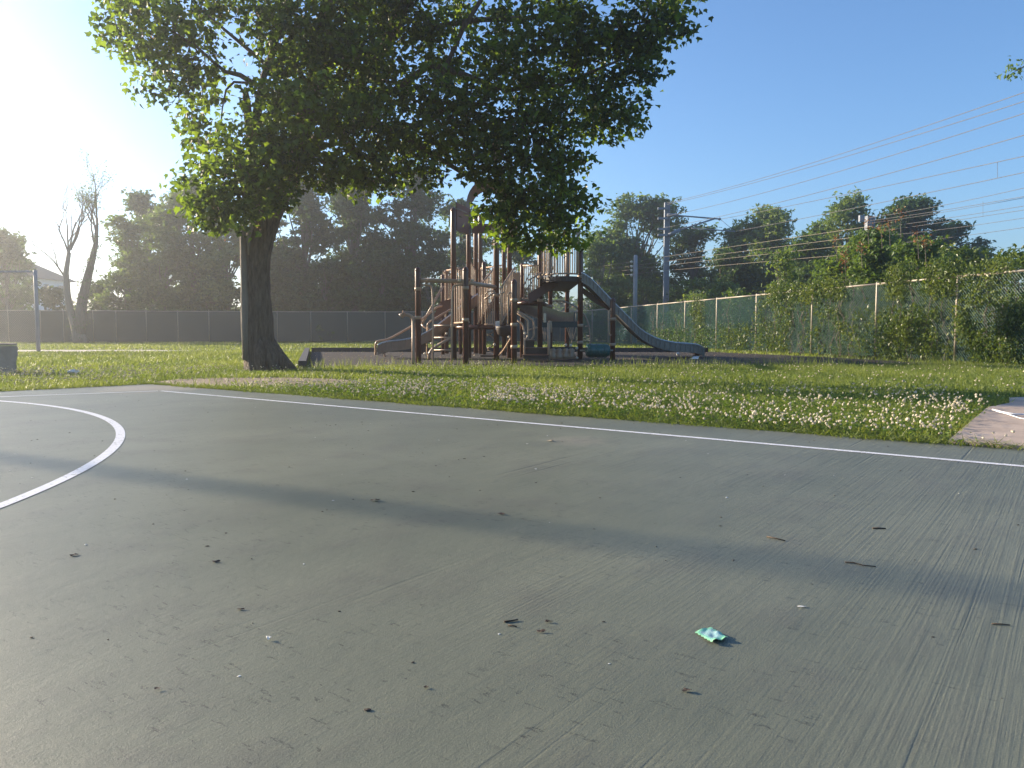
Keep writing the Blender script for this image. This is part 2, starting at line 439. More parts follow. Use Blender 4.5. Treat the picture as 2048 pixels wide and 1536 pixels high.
# leaf templates: x = across, y = along, z = fold
def tpl_maple():
    half = [(0.0, 0.02), (0.18, -0.06), (0.34, 0.04), (0.30, 0.18), (0.52, 0.36), (0.30, 0.44), (0.26, 0.62), (0.12, 0.66), (0.0, 1.0)]
    out = half + [(-x, y) for x, y in reversed(half[1:-1])]
    vs = [(0, 0.32, -0.04)] + [(x, y, 0.16 * abs(x) - 0.10 * y * y) for x, y in out]
    n = len(out); return np.array(vs), np.array([(0, 1 + i, 1 + (i + 1) % n) for i in range(n)])
def tpl_maple_lo():
    half = [(0.0, 0.0), (0.36, 0.02), (0.52, 0.38), (0.24, 0.52), (0.0, 1.0)]
    out = half + [(-x, y) for x, y in reversed(half[1:-1])]
    vs = [(0, 0.3, -0.05)] + [(x, y, 0.16 * abs(x) - 0.10 * y * y) for x, y in out]
    n = len(out); return np.array(vs), np.array([(0, 1 + i, 1 + (i + 1) % n) for i in range(n)])
def tpl_oval():
    vs = [(0, 0, 0), (0.30, 0.45, 0.07), (0, 1, -0.08), (-0.30, 0.45, 0.07)]
    return np.array(vs, float), np.array([(0, 1, 2), (0, 2, 3)])
def tpl_spray():   # three leaflets
    vs, fs = [], []
    for a in (-0.9, 0.0, 0.9):
        k = len(vs); ca, sa = math.cos(a), math.sin(a)
        for x, y, z in [(0, 0, 0), (0.24, 0.45, 0.05), (0, 1, -0.12), (-0.24, 0.45, 0.05)]:
            vs.append((x * ca + y * sa, -x * sa + y * ca, z))
        fs += [(k, k + 1, k + 2), (k, k + 2, k + 3)]
    return np.array(vs), np.array(fs)
MAPLE, MAPLE_LO, OVAL, SPRAY = tpl_maple(), tpl_maple_lo(), tpl_oval(), tpl_spray()

def unit(a): return a / np.maximum(np.linalg.norm(a, axis=-1, keepdims=True), 1e-9)

def leaf_cloud(C, size, tpl, up=0.6, droop=0.5, tint=None):
    """place template leaves at points C; returns vertices, triangles, tint"""
    n = len(C); tv, tf = tpl
    Nn = unit(rng.normal(size=(n, 3)) + np.array([0, 0, up * 2]))
    D = unit(rng.normal(size=(n, 3)) + np.array([0, 0, -droop * 2]))
    Y = unit(D - Nn * (D * Nn).sum(1, keepdims=True)); X = np.cross(Y, Nn)
    s = np.asarray(size).reshape(-1, 1, 1) if np.ndim(size) else size
    V = C[:, None] + s * (tv[None, :, 0:1] * X[:, None] + tv[None, :, 1:2] * Y[:, None] + tv[None, :, 2:3] * Nn[:, None])
    k = len(tv); T = tf[None] + (np.arange(n) * k)[:, None, None]
    if tint is None: tint = rng.random(n)
    return V.reshape(-1, 3), T.reshape(-1, 3), np.repeat(tint, k)

def clump_points(clumps, per_m2, leaves, sig, shell=0.45):
    """sprays through ellipsoid clumps, leaves round each spray. clumps: (x,y,z,rx,ry,rz)"""
    out, sprays, tints = [], [], []
    for c in clumps:
        c = np.array(c, float); r = c[3:6]
        ns = max(4, int(per_m2 * (r[0] * r[1] * r[2]) ** (2 / 3) * 4))
        d = unit(rng.normal(size=(ns, 3))); rad = rng.random(ns) ** shell
        S = c[:3] + d * rad[:, None] * r * (1 + 0.22 * rng.normal(size=(ns, 1)))
        P = S[:, None] + rng.normal(size=(ns, leaves, 3)) * np.array([sig, sig, sig * 0.55])
        out.append(P.reshape(-1, 3)); sprays.append(S)
        t = np.clip(0.45 + 0.22 * rng.normal(size=(ns, 1)) + 0.2 * rng.normal(size=(ns, leaves)) + 0.15 * rng.normal(), 0, 1)
        t = np.where(rng.random(t.shape) < .13, np.clip(t + .45, 0, 1), t)
        tints.append(t.ravel())
    return np.concatenate(out), sprays, np.concatenate(tints)

def curve(p0, p1, sag=0.0, wob=0.0, n=6):
    p0, p1 = Vector(p0), Vector(p1); L = (p1 - p0).length; q = []
    w = Vector((random.uniform(-1, 1), random.uniform(-1, 1), random.uniform(-.5, .5))) * wob * L
    for i in range(n + 1):
        t = i / n
        q.append(p0.lerp(p1, t) + w * math.sin(math.pi * t) + Vector((0, 0, -sag * 4 * t * (1 - t))))
    return q

# ================================================================== SETTING
# ---- ground sheet reaching the horizon
g = MB(); nx = 60
xs = [-240, -150, -80] + list(np.linspace(-50, 50, 51)) + [80, 150, 240]
ys = [-40, -20] + list(np.linspace(-6, 90, 49)) + [120, 200, 260]
vs = []
for y in ys:
    for x in xs:
        vs.append((x, y, -0.035 + 0.012 * math.sin(x * 0.9 + y * 0.37) * math.cos(y * 0.55 - x * 0.2)))
W_ = len(xs)
g.add(vs, [(j * W_ + i, j * W_ + i + 1, (j + 1) * W_ + i + 1, (j + 1) * W_ + i) for j in range(len(ys) - 1) for i in range(W_ - 1)], True)
tag(g.build('ground', M['ground']), kind='structure')

# ---- court slab
C0 = Vector((-4.61, 9.77, 0)); ER = (Vector((2.6, 4.58, 0)) - C0).normalized(); EL = (Vector((-5.72, 8.57, 0)) - C0).normalized()
court_poly = [C0, C0 + ER * 26, C0 + ER * 26 + EL * 30, C0 + EL * 30]
m_ = MB(); m_.prism([(p.x, p.y) for p in court_poly], -0.12, 0.0)
court = tag(m_.build('court', M['court']), kind='structure')

def strip(name, pts, w, z=0.002, m='paint'):
    b = MB(); n = len(pts); vs = []
    for i, p in enumerate(pts):
        p = Vector(p); q = Vector(pts[min(i + 1, n - 1)]) - Vector(pts[max(i - 1, 0)]); q.z = 0; q.normalize()
        nn = Vector((-q.y, q.x, 0)) * w / 2
        vs += [(p.x + nn.x, p.y + nn.y, z), (p.x - nn.x, p.y - nn.y, z)]
    b.add(vs, [(2 * i, 2 * i + 1, 2 * i + 3, 2 * i + 2) for i in range(n - 1)])
    return b.build(name, M[m])
side0, side1 = gp(322, 782), gp(2048, 933)
d_ = (side1 - side0).normalized()
tag(strip('sideline_marking', [side0 + d_ * (k * 0.5) for k in range(0, 40)], 0.052), kind='structure')
base1 = gp(0, 794); d_ = (base1 - side0).normalized()
tag(strip('baseline_marking', [side0 + d_ * (0.03 + k * 0.5) for k in range(0, 12)], 0.05, 0.0024), kind='structure')
arc = []
for k in range(140):
    a = R(-75) + R(165) * k / 139
    arc.append((-7.448 + 5.477 * math.cos(a), 2.524 + 5.477 * math.sin(a), 0))
tag(strip('arc_marking', arc, 0.055, 0.0022), kind='structure')

def blob_sheet(name, cx, cy, rx, ry, z, m, n=60, rough=0.25, rot=0.0, seed=0):
    rr = random.Random(seed); ph = [(rr.uniform(0, 6.28), rr.uniform(0.3, 1) / k) for k in range(2, 9)]
    b = MB(); vs = [(cx, cy, z)]
    for i in range(n):
        a = 2 * math.pi * i / n
        k = 1 + rough * sum(w * math.sin((j + 2) * a + p) for j, (p, w) in enumerate(ph)) * 0.8
        x, y = rx * k * math.cos(a), ry * k * math.sin(a)
        vs.append((cx + x * math.cos(rot) - y * math.sin(rot), cy + x * math.sin(rot) + y * math.cos(rot), z))
    b.add(vs, [(0, 1 + i, 1 + (i + 1) % n) for i in range(n)])
    return b.build(name, m)
tag(blob_sheet('dirt_patch', -3.35, 10.35, 1.5, 0.95, -0.010, M['dirt'], rot=-0.35, seed=3), kind='structure')
tag(blob_sheet('dirt_patch', -3.9, 13.7, 0.9, 0.35, -0.011, M['dirt'], rot=0.1, seed=5), kind='structure')
pb = MB(); pb.prism([(-40, 24.6), (-12.0, 24.9), (-10.2, 26.2), (-13, 27.6), (-40, 27.4)], -0.05, -0.012)
tag(pb.build('path', M['path']), kind='structure')

# ---- playground pad of rubber mulch with a border timber
pad_poly = [(-3.75, 14.15), (-1.0, 14.5), (3.0, 15.0), (6.5, 15.4), (9.1, 15.6), (8.75, 16.6), (8.0, 20.3), (6.4, 24.6), (-6.5, 24.9)]
pm = MB(); pm.prism(pad_poly, -0.1, -0.008)
tag(pm.build('playground_surface', M['mulch']), kind='structure')

def timber(a, b, label):
    a, b = Vector((*a, 0)), Vector((*b, 0)); d = (b - a); L = d.length; d.normalize(); n = Vector((-d.y, d.x, 0))
    o = empty('border_timber', (a + b) / 2, label, 'timber', 'timbers edging the playground')
    k = max(1, int(L / 1.2))
    for i in range(k):
        c = a + d * (L * (i + 0.5) / k)
        mb = MB(); mb.box(c + Vector((0, 0, 0.05)), d * (L / k / 2 - 0.004), n * 0.07, Vector((0, 0, 0.075)))
        mb.build('timber_piece', M['timber'], o)
timber((-3.85, 14.1), (-6.62, 24.9), 'dark border timber along the left edge of the playground surface')
timber((-6.5, 25.02), (6.3, 24.75), 'dark border timber along the far edge of the playground surface')

# ---- concrete walk at the right edge
wk = MB(); wk.prism([(2.63, 4.60), (3.4, 4.03), (5.6, 2.45), (8.4, 6.3), (6.2, 8.0), (4.9, 7.55), (4.55, 7.0), (4.1, 6.6)], -0.1, 0.022)
tag(wk.build('walkway', M['concrete']), kind='structure')
lp = MB()
lp.tube([gp(1985, 819, 0.05), gp(2005, 824, 0.045), gp(2030, 828, 0.04), gp(2052, 829, 0.034), gp(2100, 830, 0.034)], 0.006, 6)
lp.tube([gp(1992, 822, 0.045), gp(2015, 828, 0.035), gp(2040, 836, 0.033), gp(2060, 840, 0.033)], 0.004, 6)
tag(lp.build('plastic_strap', M['white'], origin=gp(2020, 828)), 'white plastic strap lying across the walkway edge', 'strap')

# ---- masks for grass
def inside(poly, P):
    P = np.asarray(P); x, y = P[:, 0], P[:, 1]; n = len(poly); r = np.zeros(len(P), bool)
    for i in range(n):
        x0, y0 = poly[i][0], poly[i][1]; x1, y1 = poly[(i + 1) % n][0], poly[(i + 1) % n][1]
        with np.errstate(divide='ignore', invalid='ignore'):
            c = ((y0 > y) != (y1 > y)) & (x < (x1 - x0) * (y - y0) / (y1 - y0 + 1e-12) + x0)
        r ^= c
    return r
walk_poly = [(2.63, 4.60), (3.4, 4.03), (5.6, 2.45), (8.4, 6.3), (6.2, 8.0), (4.9, 7.55), (4.55, 7.0), (4.1, 6.6)]
path_poly = [(-40, 24.6), (-12.0, 24.9), (-10.2, 26.2), (-13, 27.6), (-40, 27.4)]
FENCE0, FENCE1 = np.array([4.23, 46.1]), np.array([10.6, 10.7])
def fence_x(y): return FENCE0[0] + (FENCE1[0] - FENCE0[0]) * (y - FENCE0[1]) / (FENCE1[1] - FENCE0[1])
ph_ = rng.random((6, 3)) * 6.28
def soft_noise(P, f):
    r = np.zeros(len(P))
    for k in range(6):
        a = ph_[k, 2]; q = P[:, 0] * math.cos(a) + P[:, 1] * math.sin(a)
        r += np.sin(q * f * (0.7 + 0.35 * k) + ph_[k, 0]) / 6 ** 0.5
    return r
def scatter(n, x0, x1, y0, y1, keep_walk=True):
    P = np.c_[rng.uniform(x0, x1, n), rng.uniform(y0, y1, n)]
    k = ~inside([(p.x, p.y) for p in court_poly], P) & ~inside(pad_poly, P) & ~inside(walk_poly, P) & ~inside(path_poly, P)
    k &= (np.abs(P[:, 0]) < 0.72 * P[:, 1] + 1.2) & (P[:, 0] < fence_x(P[:, 1]) + 0.6)
    d1 = ((P[:, 0] + 3.35) / 1.45) ** 2 + ((P[:, 1] - 10.35) / 0.85) ** 2
    d2 = ((P[:, 0] + 3.9) / 0.8) ** 2 + ((P[:, 1] - 13.7) / 0.3) ** 2
    k &= ~((d1 < 0.9 + 0.5 * rng.random(len(P))) & (rng.random(len(P)) < 0.93)) & ~((d2 < 1) & (rng.random(len(P)) < 0.9))
    return P[k]
def blades(P, h, w, lean=0.35):
    n = len(P); a = rng.random(n) * 6.28; b = rng.random(n) * 6.28
    base = np.c_[P, np.full(n, -0.045)]
    dx = np.c_[np.cos(a), np.sin(a), np.zeros(n)] * (w / 2)[:, None]
    mid = base + np.c_[np.cos(b) * h * lean * 0.35, np.sin(b) * h * lean * 0.35, h * 0.6]
    tip = base + np.c_[np.cos(b) * h * lean, np.sin(b) * h * lean, h]
    V = np.stack([base - dx, base + dx, mid - dx * 0.75, mid + dx * 0.75, tip], 1).reshape(-1, 3)
    T = np.array([(0, 1, 3), (0, 3, 2), (2, 3, 4)])[None] + (np.arange(n) * 5)[:, None, None]
    return V, T.reshape(-1, 3), 5
def grass(name, label, P, h0, h1, w0, w1, lean=0.5):
    n = len(P); pat = soft_noise(P, 1.3)
    h = rng.uniform(h0, h1, n) * (1 + 0.18 * pat) + 0.012; w = rng.uniform(w0, w1, n)
    V, T, k = blades(P, h, w, lean)
    t = np.clip(0.5 + 0.22 * pat + 0.22 * rng.normal(size=n), 0, 1)
    o = link(name, arr_mesh(name, V, T, np.repeat(t, k)), M['grass'])
    return tag(o, label, 'grass', kind='stuff')
Pn = scatter(203000, -7, 11, 4, 16.5)
grass('grass', 'short sunlit lawn between the court and the playground surface', Pn, 0.05, 0.095, 0.006, 0.013)
Pl = scatter(92000, -22, 0, 8.5, 26)
grass('grass', 'lawn around the maple on the left', Pl, 0.05, 0.095, 0.010, 0.020)
Pf = scatter(72000, -34, 11, 15, 46)
grass('grass', 'far lawn running back to the dark green fence', Pf, 0.05, 0.10, 0.018, 0.040)
# tall stalks along the pad front
Pt = np.c_[rng.uniform(-3.6, 9, 1500), np.zeros(1500)]
Pt[:, 1] = np.interp(Pt[:, 0], [p[0] for p in pad_poly[:5]], [p[1] for p in pad_poly[:5]]) - rng.exponential(0.25, 1500)
grass('grass', 'taller seeding grass stalks along the near playground edge', Pt, 0.12, 0.24, 0.005, 0.010, 0.35)

ne = 5200; se = rng.uniform(-.2, 9.3, ne); Pe = np.array([C0.x, C0.y])[None] + se[:, None] * np.array([[ER.x, ER.y]]) + np.array([[-ER.y, ER.x]]) * (rng.normal(.012, .022, ne) + .02 * np.sin(se * 5) + .012 * np.sin(se * 17))[:, None]
Pe = Pe[~inside(walk_poly, Pe)]
o_ = grass('grass', 'ragged grass creeping over the court edge', Pe, 0.05, 0.085, 0.006, 0.012, 1.1)
ne = 2500; se = rng.uniform(-.2, 9, ne); Pe = np.array([C0.x, C0.y])[None] + se[:, None] * np.array([[EL.x, EL.y]]) + np.array([[EL.y, -EL.x]]) * rng.normal(.01, .03, ne)[:, None]
grass('grass', 'ragged grass creeping over the far left court edge', Pe, 0.05, 0.085, 0.008, 0.014, 1.1)
# ---- clover bed by the court edge
def clover_density(P):
    n = np.array([-ER.y, ER.x]); d = (P - np.array([C0.x, C0.y])) @ n          # distance from the court edge into the lawn
    s = (P - np.array([C0.x, C0.y])) @ np.array([ER.x, ER.y])
    k = np.clip((s - 1.2) / 2.0, 0, 1) * np.exp(-np.clip(d - (0.75 + 0.16 * np.clip(s - 2, 0, 9)), 0, None) / 0.7)
    k2 = np.clip((s + 3) / 3, 0, 0) * 0
    return np.clip(k * (0.72 + 0.45 * soft_noise(P, 2.1)) + 0.04, 0, 1) * (d > -0.02)
Pc = scatter(110000, -6, 10, 3.2, 13); Pc = Pc[rng.random(len(Pc)) < clover_density(Pc) * 1.2]
Pc3 = np.repeat(Pc, 2, 0) + rng.normal(size=(len(Pc) * 2, 2)) * 0.02
C_ = np.c_[Pc3, 0.005 + 0.075 * rng.random(len(Pc3))]
V, T, t = leaf_cloud(C_, rng.uniform(0.014, 0.026, len(C_)), SPRAY, 1.6, 0.0)
tag(link('clover', arr_mesh('clover', V, T, t), M['clover']), 'low clover leaves thick along the court edge', 'clover', kind='stuff')
ico = MB(); 
phi = (1 + 5 ** .5) / 2
iv = unit(np.array([(-1, phi, 0), (1, phi, 0), (-1, -phi, 0), (1, -phi, 0), (0, -1, phi), (0, 1, phi), (0, -1, -phi), (0, 1, -phi), (phi, 0, -1), (phi, 0, 1), (-phi, 0, -1), (-phi, 0, 1)], float))
it = np.array([(0, 11, 5), (0, 5, 1), (0, 1, 7), (0, 7, 10), (0, 10, 11), (1, 5, 9), (5, 11, 4), (11, 10, 2), (10, 7, 6), (7, 1, 8), (3, 9, 4), (3, 4, 2), (3, 2, 6), (3, 6, 8), (3, 8, 9), (4, 9, 5), (2, 4, 11), (6, 2, 10), (8, 6, 7), (9, 8, 1)])
Pw = scatter(130000, -7, 10, 3.4, 14); dens = clover_density(Pw)
Pw = Pw[rng.random(len(Pw)) < dens * (0.30 + 0.16 * soft_noise(Pw, 3.7))]
Pw2 = scatter(2600, -9, -4.8, 8.6, 13); Pw = np.r_[Pw, Pw2[rng.random(len(Pw2)) < 0.35]]
n = len(Pw); r_ = rng.uniform(0.0065, 0.0115, n); zc = rng.uniform(0.05, 0.115, n)
V = np.c_[Pw, zc][:, None] + iv[None] * r_[:, None, None] * (1 + 0.25 * rng.normal(size=(n, 12, 1)))
T = (it[None] + (np.arange(n) * 12)[:, None, None]).reshape(-1, 3)
tag(link('clover_flowers', arr_mesh('clover_flowers', V.reshape(-1, 3), T, np.repeat(rng.random(n), 12)), M['flower']), 'white clover flowers scattered over the lawn edge', 'flowers', kind='stuff')

# ================================================================== FENCES
def chain(mb, a, b, z0, z1, pitch, r):
    """diagonal wires of a chain-link bay between plan points a and b"""
    a, b = Vector((*a, 0)), Vector((*b, 0)); d = b - a; L = d.length; d.normalize(); n = Vector((-d.y, d.x, 0)); H = z1 - z0
    for sgn in (1, -1):
        k = -H if sgn == 1 else 0.0
        s = k
        while s < (L if sgn == 1 else L + H):
            # line: along = s + sgn*h
            if sgn == 1: h0, h1 = max(0, -s), min(H, L - s)
            else: h0, h1 = max(0, s - L), min(H, s)
            if h1 - h0 > 0.02:
                off = n * (r * 0.9 * sgn)
                p0 = a + d * (s + sgn * h0) + Vector((0, 0, z0 + h0)) + off; p1 = a + d * (s + sgn * h1) + Vector((0, 0, z0 + h1)) + off
                mb.tube([p0, p1], r, 3, False, False)
            s += pitch

def fence(name, label, posts, H, m_mesh, rail_r, post_r, pitch, wire_r, fabric=False, group='chain-link fences', mpost='galv', knob=0.0):
    o = empty(name, (posts[0][0], posts[0][1], 0), label, 'fence', group)
    for p in posts:
        mb = MB(); mb.tube([(p[0], p[1], -0.1), (p[0], p[1], H + 0.03), (p[0], p[1], H + 0.06)], [post_r, post_r, post_r * 0.4], 8)
        mb.build('post', M[mpost], o)
    for i in range(len(posts) - 1):
        a, b = posts[i], posts[i + 1]
        mb = MB(); mb.tube([(a[0], a[1], H), (b[0], b[1], H)], rail_r, 8); mb.build('top_rail', M[mpost], o)
        mb = MB(); chain(mb, a, b, 0.03, H - 0.02, pitch, wire_r); tag(mb.build('chain_link', M[m_mesh], o), kind='stuff')
        if fabric:
            A, B = Vector((*a, 0)), Vector((*b, 0)); d = (B - A); L = d.length; d.normalize(); nn = Vector((-d.y, d.x, 0))
            mb = MB(); mb.box((A + B) / 2 + nn * 0.03 + Vector((0, 0, H / 2)), d * (L / 2 - 0.03), nn * 0.002, Vector((0, 0, H / 2 - 0.03)))
            mb.build('windscreen', M['screen'], o)
    return o

rx = [(2080 + 190), 2085, 1910, 1750, 1622, 1511, 1432, 1369, 1314, 1262, 1216, 1184]
posts = []
for u in rx:
    k = (u - CX) / F; d0 = FENCE1 - FENCE0
    # intersection of the pixel column with the fence line
    t = (k * FENCE0[1] - FENCE0[0]) / (d0[0] - k * d0[1]); posts.append(tuple(FENCE0 + d0 * t))
corner = (3.95, 47.6)
posts.append(corner)
fence('chain_link_fence', 'tall green chain-link fence with pale posts, overgrown by vines on the right', posts, 1.83, 'vinyl', 0.026, 0.032, 0.072, 0.0040)
bx = [1120, 1066, 1010, 960, 910, 845, 771, 696, 623, 556, 488, 420, 358, 295, 235, 189, 130, 84, 20, -50]
bp = [corner]
for i, u in enumerate(bx):
    Y = np.interp(u, [-50, 600, 1120], [44.0, 47.5, 47.9]); bp.append(((u - CX) / F * Y, Y))
fence('screened_fence', 'low dark green screened fence along the far edge of the lawn', bp, 1.83, 'vinyl', 0.026, 0.032, 0.14, 0.005, True)
A_, B_ = gp(77, 702), None
fy = A_.y
fence('backstop_fence', 'tall grey chain-link backstop at the far left', [(A_.x, fy), (A_.x - 3.4, fy + 0.15), (A_.x - 6.8, fy + 0.3)], 2.62, 'wiregrey', 0.03, 0.062, 0.075, 0.0018, mpost='polegrey')

# ================================================================== TREES
def leaves_obj(name, C, size, tpl, m, parent, up, droop, tint):
    V, T, t = leaf_cloud(C, size, tpl, up, droop, tint)
    return link(name, arr_mesh(name, V, T, t), M[m], parent)

# ---------------- the maple
MY = 13.26
def mp_(u, v, dy=0.0): return pt(u, v, MY + dy)
mroot = empty('maple_tree', gp(522, 740), 'big leafy maple with a thick leaning trunk in front of the playground', 'tree')
tr = MB()
path = [(528, 752, .40), (524, 738, .31), (520, 715, .265), (518, 660, .235), (515, 600, .222), (513, 545, .22), (518, 490, .228), (533, 440, .22), (552, 395, .21), (574, 340, .19), (598, 280, .17), (622, 200, .15), (640, 110, .13), (655, 0, .11), (670, -120, .08), (690, -260, .05)]
TP = [mp_(u, v) for u, v, r in path]
def ridged(mb, P, rad, sides=44, sub=6):
    Q, rr = [], []
    for i in range(len(P) - 1):
        p0, p1, p2, p3 = P[max(i - 1, 0)], P[i], P[i + 1], P[min(i + 2, len(P) - 1)]
        for k in range(sub):
            t = k / sub
            Q.append(.5 * ((2 * p1) + (p2 - p0) * t + (2 * p0 - 5 * p1 + 4 * p2 - p3) * t * t + (3 * p1 - p0 - 3 * p2 + p3) * t ** 3)); rr.append(rad[i] * (1 - t) + rad[i + 1] * t)
    Q.append(P[-1]); rr.append(rad[-1])
    k0 = len(mb.v); mb.tube(Q, rr, sides)
    for i in range(len(Q)):
        for k in range(sides):
            a = 2 * math.pi * k / sides; z = Q[i].z; q = k0 + i * sides + k
            w = a + .22 * math.sin(z * 1.7) + .10 * math.sin(z * 5.1 + 1)
            f = 1 + .030 * math.sin(11 * w + 1.3 * math.sin(z * 2.3)) + .022 * math.sin(19 * w + 2 * math.sin(z * 3.1 + 2)) + .03 * math.sin(3 * a + z * 1.1) + .018 * math.sin(z * 9 + 5 * a)
            v = Vector(mb.v[q]); mb.v[q] = tuple(Q[i] + (v - Q[i]) * f)
ridged(tr, TP, [r for u, v, r in path])
for (a, L, w) in ((0.1, .54, .13), (-0.6, .42, .10), (1.3, .4, .10), (2.9, .2, .08), (5.0, .3, .09)):   # root flare
    b0 = gp(522, 740); q = Vector((math.cos(a), math.sin(a), 0))
    tr.tube([b0 + q * 0.12 + Vector((0, 0, .55)), b0 + q * 0.26 + Vector((0, 0, .22)), b0 + q * L * 0.8 + Vector((0, 0, .05)), b0 + q * L * 1.15 + Vector((0, 0, -.06))], [.10, w * 1.25, w, .05], 8)
tr.build('trunk', M['bark'], mroot)
sp_ = MB()  # paler wood stands in for sunlight on the left edge of the trunk
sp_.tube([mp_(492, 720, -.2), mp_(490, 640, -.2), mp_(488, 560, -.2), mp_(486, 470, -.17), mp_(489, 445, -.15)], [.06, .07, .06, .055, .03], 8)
sp_.build('lit_bark_strip', M['oldwood'], mroot)
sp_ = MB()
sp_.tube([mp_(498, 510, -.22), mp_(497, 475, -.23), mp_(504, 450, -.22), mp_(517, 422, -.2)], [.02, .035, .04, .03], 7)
sp_.build('lit_bark_strip', M['oldwood'], mroot)
def limb(pts, name='limb'):
    mb = MB(); P = [mp_(u, v, dy) for u, v, r, dy in pts]
    # refine
    Q, rr = [], []
    for i in range(len(P) - 1):
        for k in range(3):
            t = k / 3; Q.append(P[i].lerp(P[i + 1], t)); rr.append(pts[i][2] * (1 - t) + pts[i + 1][2] * t)
    Q.append(P[-1]); rr.append(pts[-1][2])
    mb.tube(Q, rr, 9); return mb.build(name, M['bark'], mroot)
limb([(520, 470, .13, 0), (508, 400, .11, -.2), (503, 330, .09, -.3), (508, 260, .08, -.3), (520, 195, .07, -.3), (528, 150, .05, -.2), (560, 60, .04, .1), (590, -60, .03, .3)])
limb([(503, 300, .075, -.25), (497, 240, .07, -.25), (493, 200, .062, -.25), (490, 180, .045, -.25)], 'broken_stub')
limb([(516, 172, .045, -.3), (480, 150, .04, -.4), (450, 143, .03, -.5), (425, 122, .024, -.6), (390, 90, .02, -.8), (340, 60, .012, -1)])
limb([(500, 166, .022, -.3), (468, 164, .02, -.3), (452, 180, .016, -.4), (445, 215, .011, -.5), (440, 260, .008, -.5)])
limb([(545, 140, .04, -.2), (510, 110, .034, -.3), (480, 85, .03, -.3), (450, 60, .024, -.4), (415, 30, .016, -.5)])
limb([(560, 380, .13, 0), (610, 310, .11, .3), (680, 220, .10, .6), (750, 130, .095, .7), (795, 40, .09, .8), (815, -60, .07, .8)])
limb([(690, 210, .07, .6), (790, 180, .06, .8), (860, 130, .06, .6), (930, 150, .05, .4), (1010, 180, .04, .2), (1120, 170, .03, 0), (1240, 120, .02, -.2)])
limb([(740, 260, .05, .8), (840, 250, .05, .7), (930, 200, .045, .5), (880, 160, .04, .4), (925, 60, .04, .2), (968, -10, .035, 0)])
limb([(700, 230, .06, .5), (820, 280, .05, .3), (900, 330, .04, .1), (980, 380, .03, -.2), (1060, 420, .02, -.3)])
limb([(830, 60, .05, .8), (950, 40, .045, .6), (1080, 35, .035, .3), (1200, 60, .025, .2), (1310, 40, .015, .1)])
limb([(530, 430, .07, -.1), (480, 380, .05, -.6), (440, 370, .03, -.9), (400, 380, .02, -1.1)])
limb([(520, 420, .07, -.1), (500, 360, .05, -1.2), (480, 330, .03, -1.8)])
mc = []   # clumps u, v, r px, dy
for q in [
    (235, 55, 38, -.6), (285, 25, 60, -.5), (290, 105, 62, -.7), (350, 60, 62, -.9), (385, 120, 62, -.6), (345, 165, 45, -.8), (405, 180, 36, -.4), (400, 20, 52, .2), (440, 5, 40, .5), (305, -40, 60, .0), (240, 0, 35, 0),
    (380, 240, 28, -.5), (405, 265, 34, -.4), (450, 280, 26, .0),
    (430, 320, 58, -1.0), (410, 390, 52, -1.1), (395, 430, 32, -1.1), (470, 350, 66, -1.3), (480, 410, 52, -1.4), (440, 430, 40, -1.2), (530, 330, 60, -1.2), (540, 380, 38, -1.3), (492, 445, 18, -1.3),
    (560, 60, 68, -.4), (565, 120, 40, .3), (600, 140, 70, -.8), (560, 215, 62, -.5), (540, 270, 60, -.9), (620, 230, 72, -1.0), (600, 310, 60, -1.0), (640, 50, 75, .2), (700, 110, 78, -.6), (690, 200, 78, .4), (700, 300, 70, -.4), (740, 250, 66, -1.0), (650, 340, 46, -.5), (720, 360, 36, -.2), (760, 40, 75, .9), (770, 160, 72, .6), (800, 300, 62, .4), (780, 350, 40, -.2), (520, 20, 50, .6),
    (850, 60, 66, .6), (860, 190, 60, -.6), (870, 290, 60, .4), (850, 340, 38, -.4), (900, 130, 50, .9), (900, 235, 52, -.8), (940, 330, 38, -.6), (920, 30, 48, 1.1), (950, 280, 58, .2), (970, 210, 56, -.5), (990, 120, 60, -.3), (1010, 60, 58, .7), (1010, 320, 62, -.7), (1015, 400, 44, -.8), (978, 425, 26, -.6), (1004, 458, 34, -.9), (1040, 470, 36, -.9), (1060, 380, 62, -.7), (1050, 260, 66, -.6), (1060, 170, 66, .1), (1080, 90, 62, -.4), (1100, 430, 54, -.6), (1110, 340, 50, -.4), (1130, 470, 34, -.6), (1085, 485, 24, -.8), (1150, 490, 18, -.5), (1145, 410, 34, -.4), (1120, 220, 62, -.3), (1120, 300, 44, -.2), (1150, 130, 64, .3), (1170, 60, 62, -.2), (1190, 190, 58, .2), (1200, 250, 42, .1), (1245, 225, 42, .1), (1255, 150, 46, 0), (1230, 90, 58, .3), (1300, 100, 42, .1), (1290, 40, 58, -.1), (1345, 40, 42, 0), (1350, -20, 42, .1), (1165, 385, 22, -.3), (1225, 275, 18, .1), (1290, 150, 26, 0), (1270, 258, 16, .1), (1160, 320, 22, -.2), (820, 0, 60, -.2), (700, 10, 70, -.3), (1110, 0, 60, .2)]:
    p = mp_(q[0], q[1], q[3]); r = q[2] / F * MY
    mc.append((p.x, p.y, p.z, r, r * 1.25, r * 0.92))
core = len(mc)
mcl = [c for c in mc if c[0] < -3.95]; mcr = [c for c in mc if c[0] >= -3.95]; mc = mcl + mcr
P, S, t = clump_points(mcl, 36, 10, 0.105, 0.34)
P2, S2, t2 = clump_points(mcr, 52, 10, 0.11, 0.36)
P = np.r_[P, P2]; S = S + S2; t = np.r_[t, t2]
sz = rng.uniform(0.064, 0.118, len(P))
tag(leaves_obj('foliage', P, sz, MAPLE_LO, 'maple', mroot, 0.35, 0.75, t), kind='stuff')
tw = MB()
